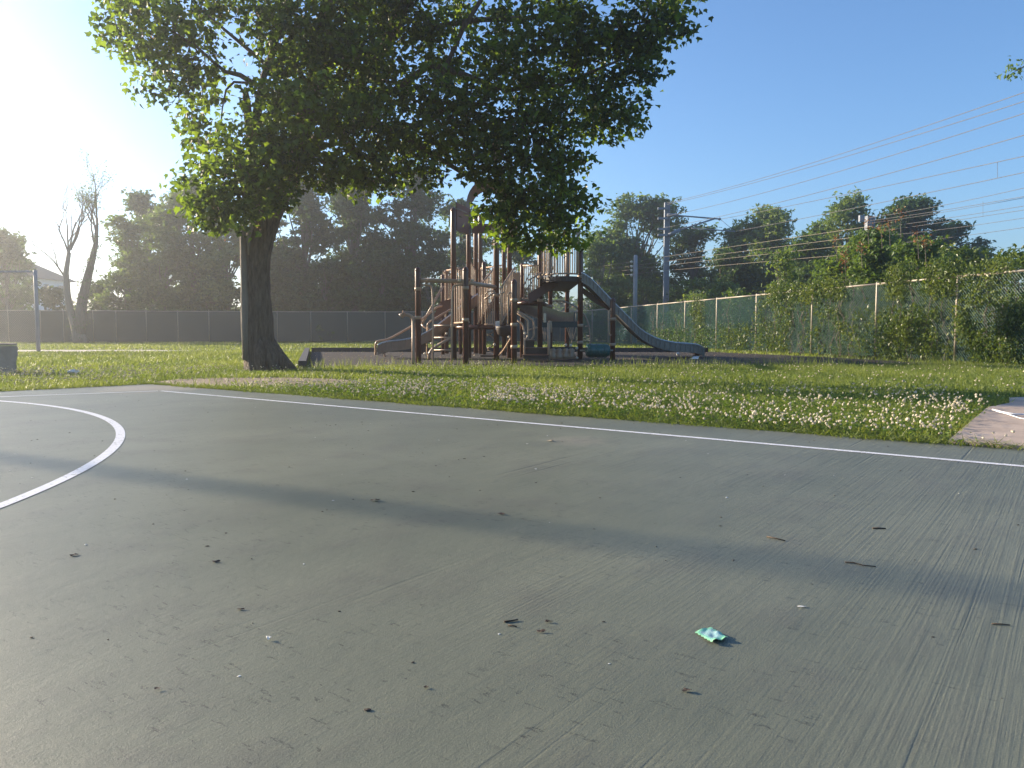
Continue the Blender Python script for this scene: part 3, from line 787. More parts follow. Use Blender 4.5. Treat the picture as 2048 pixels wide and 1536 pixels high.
for c, s in zip(mc, S):
    for q in s[::5]:
        a = Vector(c[:3]); tw.tube([a, a.lerp(Vector(q), .5) + Vector((0, 0, .05)), q], [.011, .007, .003], 3, False)
tag(tw.build('twigs', M['bark'], mroot), kind='stuff')
# bunches of winged seeds
sel = rng.choice(len(P), 420, replace=False)
Ps = (P[sel][:, None] + rng.normal(size=(len(sel), 5, 3)) * np.array([.035, .035, .06]) - np.array([0, 0, .08])).reshape(-1, 3)
tag(leaves_obj('seed_bunches', Ps, rng.uniform(.03, .05, len(Ps)), OVAL, 'mapleseed', mroot, -.2, 1.5, None), kind='stuff')
# crown above the frame
up = []
for k in range(40):
    u, v = rng.uniform(150, 1330), rng.uniform(-620, -70)
    w = 1 - ((u - 720) / 720) ** 2 - ((v + 60) / 760) ** 2
    if w < 0.05: continue
    p = mp_(u, v, rng.uniform(-2.4, 2.6) * w); r = rng.uniform(.7, 1.0); up.append((p.x, p.y, p.z, r, r, r * .8))
for k in range(3):
    u, v = rng.uniform(660, 760), rng.uniform(-60, 330)
    p = mp_(u, v, rng.uniform(1.4, 3.0)); r = rng.uniform(.5, .8); up.append((p.x, p.y, p.z, r, r, r * .8))
Pu, Su, tu = clump_points(up, 9, 10, 0.18, 0.5)
tag(leaves_obj('foliage', Pu, rng.uniform(.11, .18, len(Pu)), MAPLE_LO, 'maple', mroot, 0.35, 0.7, tu), kind='stuff')
# the largest leaves on the near rim, one by one
V, T, t_ = leaf_cloud(np.zeros((1, 3)), 1.0, MAPLE, 0, 0)
lm_ = arr_mesh('leaf', MAPLE[0], MAPLE[1], np.full(len(MAPLE[0]), 0.8)); lm_.materials.append(M['maple'])
rim = [c for c in mc if c[1] < MY - 0.3]
for k in range(170):
    c = rim[k % len(rim)]
    a = random.uniform(0, 6.28); e = random.uniform(-1.1, .7)
    p = Vector((c[0] + c[3] * 1.04 * math.cos(e) * math.cos(a), c[1] - c[4] * abs(math.cos(e) * math.sin(a)), c[2] + c[5] * 1.04 * math.sin(e)))
    o = bpy.data.objects.new('leaf', lm_); COL.objects.link(o); o.parent = mroot
    o.location = p - ORG[mroot]; s = random.uniform(.13, .17); o.scale = (s, s, s)
    o.rotation_euler = (random.uniform(-2.6, -.7), random.uniform(-.5, .5), random.uniform(0, 6.28))

# ---------------- generic trees
def tree(name, label, u, vbase_Y, vtop, half_px, m='leafmid', n=14, leaf=.16, per=9, lv=9, trunk_r=.16, group=None, zlow=0.18, cat='tree', tpl=SPRAY, ground=True, seed=0, sig=.26, shape=1.0, x=None):
    """tree standing at depth Y under photo column u, reaching photo row vtop"""
    global rng
    Y = vbase_Y; rr = random.Random(seed + int(u) * 7 + int(Y))
    X = (u - CX) / F * Y if x is None else x
    H = pt(u, vtop, Y).z; W = half_px / F * Y * (1.22 if group == 'trees beyond the railway' else 1.0)
    root = empty(name, (X, Y, -0.03), label, cat, group)
    cl = []
    n = int(n * 1.7)
    for k in range(n):
        z = H * (zlow + (1 - zlow) * (k + .5) / n) ; f = (z / H - zlow) / (1 - zlow)
        env = (1 - max(0, f - .35) ** 1.6 * 1.35 * shape) * (0.72 + 0.28 * min(1, f * 4))
        a = rr.uniform(0, 6.28); d = W * max(.08, env) * rr.uniform(.2, .95)
        r = (.17 * W + .052 * H) * rr.uniform(.65, 1.25) * (1 - .3 * f)
        zz = min(z, H - r * .75)
        cl.append((X + d * math.cos(a), Y + d * math.sin(a) * .7, zz, r * 1.12, r * 1.12, r * .85))
    cl.append((X + rr.uniform(-.1, .1) * W, Y, H - .1 * H, .2 * W + .02 * H, .2 * W, .1 * H))
    mb = MB(); tp = Vector((X + rr.uniform(-.3, .3), Y, H * .75))
    mb.tube(curve((X, Y, -.15), tp, 0, .04, 6), [trunk_r * 1.25, trunk_r, trunk_r * .9, trunk_r * .75, trunk_r * .55, trunk_r * .4, trunk_r * .2], 8)
    mb.build('trunk', M['bark2'], root)
    br = MB()
    for c in cl:
        z0 = max(H * .12, c[2] * .55); s = Vector((X, Y, 0)).lerp(tp, min(1, z0 / (H * .75))); s.z = z0
        br.tube(curve(s, c[:3], 0, .08, 4), [trunk_r * .35, trunk_r * .3, trunk_r * .22, trunk_r * .14, trunk_r * .06], 5, False)
    tag(br.build('branches', M['bark2'], root), kind='stuff')
    P, S, t = clump_points(cl, per * (1.55 if Y > 30 else 2.3), lv, sig * .8, .34)
    P = P[P[:, 2] > .05]; t = t[:len(P)]
    tag(leaves_obj('crown', P, rng.uniform(leaf * .8, leaf * 1.35, len(P)), tpl, m, root, .5, .4, t), kind='stuff')
    return root

BG = 'trees beyond the far fence'
# far tree line behind the screened fence, left to right
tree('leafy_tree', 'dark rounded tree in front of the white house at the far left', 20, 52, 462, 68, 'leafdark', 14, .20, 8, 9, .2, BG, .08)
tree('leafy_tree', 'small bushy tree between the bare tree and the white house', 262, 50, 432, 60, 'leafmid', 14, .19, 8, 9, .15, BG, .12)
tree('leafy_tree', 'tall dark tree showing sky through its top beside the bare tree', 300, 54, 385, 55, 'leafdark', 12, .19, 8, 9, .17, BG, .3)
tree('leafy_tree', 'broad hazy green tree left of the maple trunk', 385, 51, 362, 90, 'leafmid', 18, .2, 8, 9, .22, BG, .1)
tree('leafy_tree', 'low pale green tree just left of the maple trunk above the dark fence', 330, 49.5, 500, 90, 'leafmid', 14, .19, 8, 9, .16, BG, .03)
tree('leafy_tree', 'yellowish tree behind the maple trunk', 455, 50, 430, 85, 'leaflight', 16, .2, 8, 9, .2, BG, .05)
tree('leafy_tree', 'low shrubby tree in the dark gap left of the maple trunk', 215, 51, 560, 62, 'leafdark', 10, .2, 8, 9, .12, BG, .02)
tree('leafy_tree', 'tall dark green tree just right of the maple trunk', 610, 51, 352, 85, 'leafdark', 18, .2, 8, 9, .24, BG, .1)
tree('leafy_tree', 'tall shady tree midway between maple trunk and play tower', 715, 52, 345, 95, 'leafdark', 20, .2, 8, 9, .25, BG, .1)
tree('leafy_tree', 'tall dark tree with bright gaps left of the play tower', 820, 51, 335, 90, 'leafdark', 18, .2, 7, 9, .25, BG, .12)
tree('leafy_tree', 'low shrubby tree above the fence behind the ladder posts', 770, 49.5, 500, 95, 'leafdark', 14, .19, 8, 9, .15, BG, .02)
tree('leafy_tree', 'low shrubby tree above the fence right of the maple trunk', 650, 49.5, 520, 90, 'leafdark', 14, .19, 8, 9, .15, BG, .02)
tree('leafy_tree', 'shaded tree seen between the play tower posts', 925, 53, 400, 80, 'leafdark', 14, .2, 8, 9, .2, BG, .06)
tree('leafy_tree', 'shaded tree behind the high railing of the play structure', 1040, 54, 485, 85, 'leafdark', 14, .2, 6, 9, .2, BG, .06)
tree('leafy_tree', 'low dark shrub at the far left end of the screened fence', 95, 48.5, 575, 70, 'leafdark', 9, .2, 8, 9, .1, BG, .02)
# trees outside the frame that carry the tree line on and shade the far lawn
tree('leafy_tree', 'tree of the far line just outside the left edge', -130, 50, 420, 95, 'leafdark', 10, .3, 4, 8, .2, BG, .1)
# right background beyond the tracks
RG = 'trees beyond the railway'
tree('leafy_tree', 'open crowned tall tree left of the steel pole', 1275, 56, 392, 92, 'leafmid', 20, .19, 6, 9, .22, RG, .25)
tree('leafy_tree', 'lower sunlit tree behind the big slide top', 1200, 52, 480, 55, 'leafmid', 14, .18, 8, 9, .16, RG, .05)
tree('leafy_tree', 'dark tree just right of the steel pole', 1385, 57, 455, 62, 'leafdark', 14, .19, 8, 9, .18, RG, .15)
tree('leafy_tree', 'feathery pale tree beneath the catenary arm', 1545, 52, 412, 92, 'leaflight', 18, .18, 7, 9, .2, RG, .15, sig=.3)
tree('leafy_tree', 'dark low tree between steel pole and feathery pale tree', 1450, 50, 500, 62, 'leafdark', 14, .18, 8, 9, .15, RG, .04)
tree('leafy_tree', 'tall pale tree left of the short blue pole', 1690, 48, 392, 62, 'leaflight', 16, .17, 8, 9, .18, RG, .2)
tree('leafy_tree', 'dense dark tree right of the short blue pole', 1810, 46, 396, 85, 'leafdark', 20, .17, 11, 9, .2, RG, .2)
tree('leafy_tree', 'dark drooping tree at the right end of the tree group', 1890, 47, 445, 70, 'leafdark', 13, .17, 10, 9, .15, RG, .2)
tree('leafy_tree', 'mid green tree filling behind the fence saplings', 1620, 44, 470, 75, 'leafmid', 16, .17, 8, 9, .15, RG, .05)
tree('leafy_tree', 'low shrub in the sun below the wooden pole', 1290, 50.5, 560, 45, 'leaflight', 10, .17, 8, 9, .08, RG, .02, cat='shrub')
tree('leafy_tree', 'low shrub behind the far end of the chain-link fence', 1215, 49.5, 575, 50, 'leafmid', 10, .17, 8, 9, .08, RG, .02, cat='shrub')
tree('leafy_tree', 'low brownish shrub right of the steel pole foot', 1370, 46, 560, 55, 'leafmid', 10, .16, 8, 9, .08, RG, .02, cat='shrub')
tree('leafy_tree', 'low green shrub behind the third fence bay', 1450, 40, 560, 60, 'leafmid', 10, .15, 8, 9, .08, RG, .02, cat='shrub')

tree('leafy_tree', 'low leafy tree between the dark tree and the feathery pale tree', 1480, 54, 455, 60, 'leafmid', 14, .19, 8, 9, .15, RG, .1)
tree('leafy_tree', 'rounded tree joining the feathery pale tree and the tall pale tree', 1640, 53, 440, 70, 'leafmid', 14, .19, 8, 9, .15, RG, .1)
tree('leafy_tree', 'low dark tree behind the short blue pole', 1745, 44, 470, 70, 'leafdark', 14, .17, 9, 9, .15, RG, .1)
tree('leafy_tree', 'low green tree right of the dark drooping tree', 1960, 44, 500, 60, 'leafmid', 12, .16, 9, 9, .12, RG, .1)
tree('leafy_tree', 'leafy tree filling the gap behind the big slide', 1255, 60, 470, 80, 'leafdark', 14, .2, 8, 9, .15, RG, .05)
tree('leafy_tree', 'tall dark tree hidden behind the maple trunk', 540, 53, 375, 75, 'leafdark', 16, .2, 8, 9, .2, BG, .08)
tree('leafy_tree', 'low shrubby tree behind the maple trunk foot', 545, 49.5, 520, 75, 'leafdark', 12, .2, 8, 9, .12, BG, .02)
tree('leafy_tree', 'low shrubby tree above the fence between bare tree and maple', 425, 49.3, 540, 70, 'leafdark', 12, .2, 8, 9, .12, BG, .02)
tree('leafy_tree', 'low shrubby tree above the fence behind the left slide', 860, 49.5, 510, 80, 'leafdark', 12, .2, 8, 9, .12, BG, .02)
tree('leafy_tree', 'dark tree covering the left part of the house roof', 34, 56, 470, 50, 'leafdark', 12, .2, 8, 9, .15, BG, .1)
# distant mass closing the horizon
wood = []
for k in range(150):
    X = rng.uniform(-150, 130); wood.append((X, 112 + rng.uniform(-6, 6), rng.uniform(.8, 4.2), 3.4, 2.5, 2.0))
Pw_, S_, tw_ = clump_points(wood, .55, 8, .6, .4)
Pw_ = np.clip(Pw_, [-999, 0, -.1], [999, 999, 6.2])
V, T, t = leaf_cloud(Pw_, rng.uniform(.6, 1.1, len(Pw_)), SPRAY, .4, .3, tw_)
tag(link('far_wood', arr_mesh('far_wood', V, T, t), M['leafdark']), 'far dark wood closing the view behind the fences', 'wood', kind='stuff')

# ---------------- saplings and vines along the right fence
def fpoint(u, off=0.0):
    k = (u - CX) / F; d0 = FENCE1 - FENCE0
    t = (k * FENCE0[1] - FENCE0[0]) / (d0[0] - k * d0[1]); p = FENCE0 + d0 * t
    n = np.array([-d0[1], d0[0]]); n = n / np.linalg.norm(n)      # towards the tracks
    if n[0] < 0: n = -n
    return p + n * off
def fence_plant(label, u, vtop, half_px, off, m, n, leaf, per, seed=0, cat='shrub', lv=9, sig=.2, shape=1.0):
    k = (u - CX) / F; sl_ = (FENCE1[0] - FENCE0[0]) / (FENCE1[1] - FENCE0[1]); y = (FENCE0[0] - sl_ * FENCE0[1] + off) / (k - sl_); p = (k * y, y); uu = u
    return tree('fence_shrub', label, uu, p[1], vtop, half_px, m, n, leaf, per, lv, .04, 'shrubs behind the chain-link fence', .03, cat, SPRAY, True, seed, sig, shape)
fence_plant('leafy sapling rising over the fence right of the pale feathery tree', 1560, 497, 40, 1.0, 'leaflight', 16, .09, 16, 1)
fence_plant('bushy sapling rising over the fence beside the tallest sapling', 1650, 520, 55, 1.2, 'leafmid', 16, .09, 16, 2)
fence_plant('dense shrub with reddish tips below the short blue pole', 1745, 462, 62, 1.5, 'leafmid', 20, .10, 16, 3)
fence_plant('dense shrub below the dark tree behind the fence', 1830, 475, 70, 1.4, 'leafmid', 20, .10, 16, 4)
fence_plant('low vine covered mound above the fence right of centre', 1905, 492, 65, 1.0, 'ivy', 18, .09, 18, 5)
fence_plant('vine covered mound at the right end of the fence', 2010, 500, 75, .9, 'ivy', 18, .08, 18, 6)
fence_plant('pale leafy tangle at the right edge above the fence', 2090, 462, 50, 1.0, 'leaflight', 16, .08, 16, 7)
fence_plant('low brush behind the middle fence bays', 1475, 580, 45, 1.3, 'leafmid', 12, .10, 12, 8)
fence_plant('small light bush poking over the fence beside the pole foot', 1385, 585, 35, 1.0, 'leaflight', 10, .10, 12, 9)
fence_plant('dry brush behind the fence left of the vines', 1700, 585, 55, .8, 'leafmid', 14, .09, 16, 10)
fence_plant('tall weeds behind the fence below the steel pole', 1330, 625, 45, 1.2, 'leaflight', 10, .11, 12, 11)
fence_plant('upright shrub right below the short blue pole', 1725, 470, 50, 1.8, 'leafmid', 20, .10, 18, 12)
fence_plant('leafy shrub between the bushy sapling and the short blue pole', 1690, 490, 50, 1.6, 'leaflight', 18, .10, 18, 13)
fence_plant('dense shrub hiding the lower part of the short blue pole', 1738, 460, 42, 1.3, 'leafmid', 22, .10, 20, 14, shape=.75)
# reddish shoots
tr_ = empty('red_shoots', (*fpoint(1725, 1.2), 0), 'rusty red young shoots topping the shrub by the short blue pole', 'shoots')
Pr = []
for (u, v) in [(1672, 480), (1690, 508), (1735, 445), (1762, 452), (1778, 446), (1800, 428), (1835, 470), (1722, 492), (1690, 525), (1850, 485)]:
    f = fpoint(u, 1.2); p = pt(u, v, f[1]); stem = MB(); stem.tube([(p.x + .05, p.y, p.z - .55), p], [.009, .005], 5, False); stem.build('stem', M['bark2'], tr_)
    Pr.append(np.array(p)[None] + rng.normal(size=(26, 3)) * np.array([.07, .07, .10]))
Pr = np.concatenate(Pr); tag(leaves_obj('leaves', Pr, rng.uniform(.05, .09, len(Pr)), OVAL, 'rust', tr_, .3, .2, None), kind='stuff')

def vine(label, u0, u1, dens, hfun, m='ivy', leaf=.075, front=True, overhang=.0, seed=0):
    """climber spread on the fence between two photo columns; hfun(s) = covered height range"""
    a, b = fpoint(u0), fpoint(u1); L = np.linalg.norm(b - a)
    root = empty('climbing_vine', (a[0], a[1], 0), label, 'vine', 'vines on the chain-link fence')
    n = int(dens * L * 1.9 / 2.4); s = rng.random(n); z0, z1 = hfun(s)
    z = z0 + (z1 - z0) * rng.random(n)
    dd = unit((b - a)[None])[0]; nn = np.array([dd[1], -dd[0]])
    if nn[0] > 0: nn = -nn
    S = np.c_[a[None] + (b - a)[None] * s[:, None], z]
    ok = soft_noise(np.c_[s * L + seed * 13.7, z * 1.5], 2.3) > -0.35
    S = S[ok]; n = len(S)
    P = (S[:, None] + rng.normal(size=(n, 8, 3)) * np.array([.09, .09, .10])).reshape(-1, 3)
    offs = rng.uniform(-.08, .14, len(P)); P[:, :2] += nn[None] * offs[:, None]
    P = P[P[:, 2] > 0.0]
    t = np.clip(.5 + .25 * soft_noise(np.c_[P[:, 1] * 2, P[:, 2] * 2], 1.9) + .2 * rng.normal(size=len(P)), 0, 1)
    tag(leaves_obj('leaves', P, rng.uniform(leaf * .6, leaf * 1.3, len(P)), OVAL, m, root, .1, .9, t), kind='stuff')
    st = MB()
    for k in range(int(L * 5)):
        ss = random.random(); q = a + (b - a) * ss; x0 = Vector((q[0], q[1], 0)) + Vector((*(nn * random.uniform(-.1, .04)), 0))
        pts = [x0]; zz = 0; top = random.uniform(.8, 1.85)
        while zz < top:
            zz += .25; e = random.uniform(-.12, .12); pts.append(Vector((x0.x + dd[0] * e * 1.5, x0.y + dd[1] * e * 1.5, zz)) + Vector((*(nn * random.uniform(-.05, .05)), 0)))
        st.tube(pts, .008, 4, False)
    st.build('stems', M['bark2'], root)
    return root
full = lambda s: (np.zeros_like(s), np.full_like(s, 1.95))
low = lambda h: (lambda s: (np.zeros_like(s), np.full_like(s, h)))
vine('dense dark vine covering the fence at the right edge', 1915, 2150, 520, low(1.25), seed=1)
vine('brown stemmed vine spilling over the top rail at the right edge', 1925, 2100, 130, lambda s: (np.full_like(s, 1.2), np.full_like(s, 2.15)), seed=2)
vine('leafy vine climbing the fence bay left of the last post', 1760, 1912, 330, low(1.15), seed=3)
vine('vine hanging over the top rail left of the last post', 1775, 1915, 300, lambda s: (np.full_like(s, 1.45), np.full_like(s, 2.25)), seed=4)
vine('thin vine on the fence bay behind the fourth bare post', 1628, 1748, 130, low(1.4), seed=5)
vine('vine heaped on the top rail of the middle bays', 1520, 1700, 170, lambda s: (np.full_like(s, 1.6), np.full_like(s, 2.05)), seed=6)
vine('yellow green vine filling the fence bay past the third post', 1515, 1618, 260, low(1.6), seed=7)
vine('sparse vine low on the bays near the slide exit', 1436, 1508, 120, low(.8), seed=8)
vine('narrow hanging vine trailing down beside the second post', 1385, 1408, 300, lambda s: (.25 + 1.2 * s * 0, np.full_like(s, 2.05)), seed=9)
vine('dark vine low on the far bays behind the slide', 1300, 1430, 110, low(.75), m='leafdark', seed=10)

# ---------------- bare tree at the far left
bt = empty('bare_tree', (*((145 - CX) / F * 42.5, 42.5), -0.03), 'nearly bare forked tree with an ivy covered stem at the far left', 'tree')
def bpt(u, v): return pt(u, v, 42.5)
def grow(mb, tips, p, d, L, r, depth):
    q = [p]; rr = [r]
    for k in range(4):
        d = (d + Vector((random.gauss(0, .10), random.gauss(0, .10), random.gauss(.03, .06)))).normalized(); p = p + d * L / 4; q.append(p); rr.append(r * (1 - .12 * (k + 1)))
    mb.tube(q, rr, 5 if r > .02 else 3, False)
    tips.append(p)
    if depth == 0: return
    for k in range(random.choice((2, 3))):
        e = (d + Vector((random.gauss(0, .38), random.gauss(0, .30), random.gauss(.08, .2)))).normalized()
        grow(mb, tips, q[random.choice((2, 3, 4))], e, L * random.uniform(.6, .82), r * .55, depth - 1)
st = MB(); st.tube([bpt(163, 688), bpt(157, 670), bpt(150, 648), bpt(140, 620), bpt(134, 585), bpt(132, 545), bpt(138, 505)], [.42, .33, .25, .2, .17, .14, .11], 10)
st.build('trunk', M['oldwood'], bt)
st = MB(); st.tube([bpt(158, 672), bpt(160, 640), bpt(165, 600), bpt(174, 560), bpt(184, 520), bpt(192, 485), bpt(194, 450)], [.3, .3, .26, .22, .17, .12, .08], 10)
st.build('stem', M['bark2'], bt)
tipsA, tipsB = [], []
br = MB()
for (u, v, du, dv, L) in [(138, 510, -28, -55, 1.5), (138, 505, 5, -60, 1.7), (139, 500, 12, -50, 1.5), (134, 560, -22, -30, 1.6), (137, 520, -8, -60, 1.8), (141, 500, 20, -46, 1.4)]:
    a = bpt(u, v); d = (bpt(u + du, v + dv) - a).normalized(); grow(br, tipsA, a, d, L, .06, 4)
for (u, v, du, dv, L) in [(194, 455, -4, -60, 1.6), (194, 470, -14, -50, 1.5), (192, 480, 12, -50, 1.2), (190, 490, -20, -40, 1.2)]:
    a = bpt(u, v); d = (bpt(u + du, v + dv) - a).normalized(); grow(br, tipsB, a, d, L, .06, 4)
tag(br.build('branches', M['bark2'], bt), kind='stuff')
Pb = np.array([tuple(p) for p in tipsB]); Pb = np.repeat(Pb, 3, 0) + rng.normal(size=(len(Pb) * 3, 3)) * .13
tag(leaves_obj('leaves', Pb, rng.uniform(.07, .12, len(Pb)), OVAL, 'leafmid', bt, .3, .4, None), kind='stuff')
iv_ = []
for (u, v, r) in [(160, 640, .4), (164, 605, .4), (172, 570, .4), (182, 535, .35), (190, 505, .28), (192, 480, .22), (158, 662, .4)]:
    iv_.append((*bpt(u, v), r, r, .8))
Pi, Si, ti = clump_points(iv_, 22, 9, .13, .4)
tag(leaves_obj('ivy', Pi, rng.uniform(.08, .14, len(Pi)), OVAL, 'leafdark', bt, .1, .8, ti), kind='stuff')

# ---------------- tree outside the right edge, one branch tip in view
rt = empty('roadside_tree', (15.5, 16.5, -.03), 'tree at the right edge with only one leafy branch tip in view', 'tree')
mb = MB(); mb.tube([(15.5, 16.5, -.1), (15.4, 16.4, 2), (15.2, 16.1, 4.5), (15.3, 16, 7)], [.28, .22, .18, .1], 10); mb.build('trunk', M['bark2'], rt)
tip = pt(2012, 150, 14.0); mid = pt(2075, 118, 14.4)
mb = MB(); mb.tube([(15.25, 16.2, 4.0), (12.6, 15.2, 5.3), mid, tip + Vector((.15, 0, .06))], [.1, .06, .02, .006], 7); mb.build('limb', M['bark2'], rt)
cl = [(*pt(2024, 146, 14.0), .09, .12, .07), (*pt(2042, 134, 14.1), .16, .2, .12), (*pt(2075, 122, 14.3), .28, .3, .22)]
for k in range(14): cl.append((15 + random.uniform(-1.4, 2.5), 16 + random.uniform(-2, 2), random.uniform(5, 8), .8, .8, .6))
Pq, Sq, tq = clump_points(cl, 14, 9, .1, .45)
tag(leaves_obj('crown', Pq, rng.uniform(.06, .11, len(Pq)), OVAL, 'leafmid', rt, .4, .5, tq), kind='stuff')

# ================================================================== HOUSE
HY = 72.0
hx1 = -46.2; hx0 = hx1 - 11.0
ze, zr = pt(100, 551, HY).z, pt(95, 502, HY).z
hroot = empty('house', ((hx0 + hx1) / 2, HY, 0), 'white sided house with dark hip roof behind the far left trees', 'house')
mb = MB(); mb.prism([(hx0, HY), (hx1, HY), (hx1, HY + 9), (hx0, HY + 9)], -.1, ze); mb.build('wall', M['siding'], hroot)
zz = .5
while zz < ze - .2:
    mb = MB(); mb.box(((hx0 + hx1) / 2, HY - .012, zz), ((hx1 - hx0) / 2 - .05, 0, 0), (0, .012, .004), (0, 0, .11)); mb.build('siding_board', M['siding'], hroot); zz += .26
rf = MB(); e = .55; xr = hx1 - 4.2
rf.add([(hx0 - e, HY - e, ze - .05), (hx1 + e, HY - e, ze - .05), (hx1 + e, HY + 9 + e, ze - .05), (hx0 - e, HY + 9 + e, ze - .05), (hx0 + 3, HY + 4.5, zr + .6), (xr, HY + 4.5, zr + .6)],
       [(0, 1, 5, 4), (1, 2, 5), (2, 3, 4, 5), (3, 0, 4), (3, 2, 1, 0)])
roof = rf.build('roof', M['shingle'], hroot)
cu = Vector((xr - .3, HY + 4.5, zr + .75))
mb = MB(); mb.box((cu.x, cu.y, cu.z - .1), (.55, 0, 0), (0, .55, 0), (0, 0, .55)); mb.build('cupola', M['siding'], roof)
mb = MB(); mb.add([(cu.x - .75, cu.y - .75, cu.z + .45), (cu.x + .75, cu.y - .75, cu.z + .45), (cu.x + .75, cu.y + .75, cu.z + .45), (cu.x - .75, cu.y + .75, cu.z + .45), (cu.x, cu.y, cu.z + 1.25)], [(0, 1, 4), (1, 2, 4), (2, 3, 4), (3, 0, 4), (3, 2, 1, 0)]); mb.build('cupola_roof', M['shingle'], roof)
mb = MB(); mb.box(((hx0 + hx1) / 2, HY - .08, ze - .16), ((hx1 - hx0) / 2 + .3, 0, 0), (0, .06, 0), (0, 0, .14)); mb.build('fascia', M['white'], hroot)
mb = MB(); mb.tube([(hx1 - .1, HY - .16, ze - .3), (hx1 - .1, HY - .16, .3)], .07, 8); mb.build('downspout', M['white'], hroot)
for (u, v) in [(20, 575), (-60, 575), (20, 632), (-60, 632)]:
    c = pt(u, v, HY - .03)
    mb = MB(); mb.box((c.x, HY - .06, c.z), (.55, 0, 0), (0, .05, 0), (0, 0, .8)); w = mb.build('window', M['white'], hroot)
    for k in (-1, 1):
        mb = MB(); mb.box((c.x, HY - .115, c.z + k * .37), (.45, 0, 0), (0, .008, 0), (0, 0, .33)); mb.build('pane', M['glass'], w)

for yy in (1.8, 4.6, 7.2):
    for zc in (1.9, 4.6):
        mb = MB(); mb.box((hx1 + .05, HY + yy, zc), (.05, 0, 0), (0, .5, 0), (0, 0, .75)); w = mb.build('window', M['white'], hroot)
        mb = MB(); mb.box((hx1 + .105, HY + yy, zc), (.008, 0, 0), (0, .41, 0), (0, 0, .66)); mb.build('pane', M['glass'], w)
# ================================================================== POLES AND WIRES
def wire_dir(): return np.array([-0.18, 1.0])
S1 = pt(1330, 608, 46.0)
def hpole(name, label, u, Y, vtop, w, cat='pole', group='railway poles', m='polesteel'):
    x = (u - CX) / F * Y; H = pt(u, vtop, Y).z
    o = empty(name, (x, Y, 0), label, cat, group)
    for s in (-1, 1):     # two flanges and a web
        mb = MB(); mb.box((x + s * w * .5, Y, H / 2 - .2), (.02, 0, 0), (0, w * .5, 0), (0, 0, H / 2 + .2)); mb.build('flange', M[m], o)
    mb = MB(); mb.box((x, Y, H / 2 - .2), (w * .5 - .021, 0, 0), (0, w * .18, 0), (0, 0, H / 2 + .19)); mb.build('web', M[m], o)
    return o, x, H
po, px_, pH = hpole('catenary_pole', 'tall blue grey steel catenary pole with bracket arms', 1330, 46.0, 405, .27)
for v in (417, 437, 458, 470):
    c = pt(1326, v, 45.8); mb = MB(); mb.box(c, (.3, 0, 0), (0, .06, 0), (0, 0, .06)); mb.build('bracket', M['polesteel'], po)
def arm(pts, r, name='arm'):
    mb = MB(); mb.tube([pt(u, v, 45.8) for u, v in pts], r, 7); return mb.build(name, M['polesteel'], po)
arm([(1334, 430), (1356, 430)], .10, 'insulator'); arm([(1356, 431), (1440, 438)], .045)
arm([(1337, 470), (1360, 460)], .11, 'insulator'); arm([(1360, 460), (1430, 437)], .05); arm([(1383, 456), (1470, 463)], .035); arm([(1440, 438), (1470, 463)], .014)
mb = MB(); mb.lathe(pt(1439, 441, 45.8), (0, 0, 1), [(0, .03), (.05, .09), (.12, .09), (.17, .03)], 10); mb.build('insulator', M['polesteel'], po)
x2 = (1269 - CX) / F * 44.0; H2 = pt(1269, 510, 44).z
o2 = empty('utility_pole', (x2, 44, 0), 'shorter pale grey utility pole left of the steel pole', 'pole', 'railway poles')
mb = MB(); mb.tube([(x2, 44, -.2), (x2, 44, H2 - .08), (x2, 44, H2)], [.13, .115, .07], 10); mb.build('shaft', M['polegrey'], o2)
for v in (524, 533, 541, 551):
    c = pt(1263, v, 43.85); mb = MB(); mb.lathe(c, (0, 0, 1), [(-.07, .03), (-.03, .07), (.05, .07), (.09, .02)], 9); mb.build('insulator', M['cream'], o2)
p3, _, _ = hpole('signal_pole', 'short dark blue pole top rising from the shrubs on the right', 1731, 40.0, 432, .34)
mb = MB(); mb.box(pt(1723, 437, 39.7), (.12, 0, 0), (0, .1, 0), (0, 0, .16)); mb.build('junction_box', M['polesteel'], p3)

def wire(label, uv, Ys, r, m='cable', ext=1.25):
    """cable strung through measured points: straight in plan, sagging"""
    P = [pt(u, v, Y) for (u, v), Y in zip(uv, Ys)]
    # smooth parabola in the vertical plane through the first, middle and last point
    a, b, c = P[0], P[len(P) // 2], P[-1]
    L = Vector((c.x - a.x, c.y - a.y, 0)); n = 40; pts = []
    tb = Vector((b.x - a.x, b.y - a.y, 0)).dot(L) / L.length_squared
    k = (b.z - (a.z + (c.z - a.z) * tb)) / (tb * (tb - 1)) if 0.02 < tb < .98 else 0
    for i in range(n + 1):
        t = ext * i / n
        pts.append(Vector((a.x + L.x * t, a.y + L.y * t, a.z + (c.z - a.z) * t + k * t * (t - 1))))
    mb = MB(); mb.tube(pts, r, 5, False)
    return tag(mb.build('overhead_wire', M[m], origin=pts[0]), label, 'wire', 'wires above the railway')
def xline(u, xa):   # depth of a wire line x = xa - .18*(Y-46) seen in column u
    k = (u - CX) / F; return (xa + .18 * 46) / (k + .18)
def lw(label, uv, xa, r=.011, m='cable', ext=1.25): wire(label, uv, [xline(u, xa) for u, v in uv], r, m, ext)
X1 = px_
lw('topmost overhead wire running from the steel pole', [(1334, 406), (1610, 331), (2048, 185)], X1)
lw('second overhead wire closely below the topmost one', [(1334, 409), (1660, 323), (2048, 203)], X1)
lw('third overhead wire from the top at the steel pole', [(1334, 432), (1680, 343), (2048, 227)], X1)
lw('fourth overhead wire passing below the pole brackets', [(1326, 456), (1680, 374), (2048, 270.5)], X1 - .3)
lw('fifth overhead wire held by the catenary arm tip', [(1438, 439), (1740, 379), (2048, 312.5)], X1 + 3.2, .012)
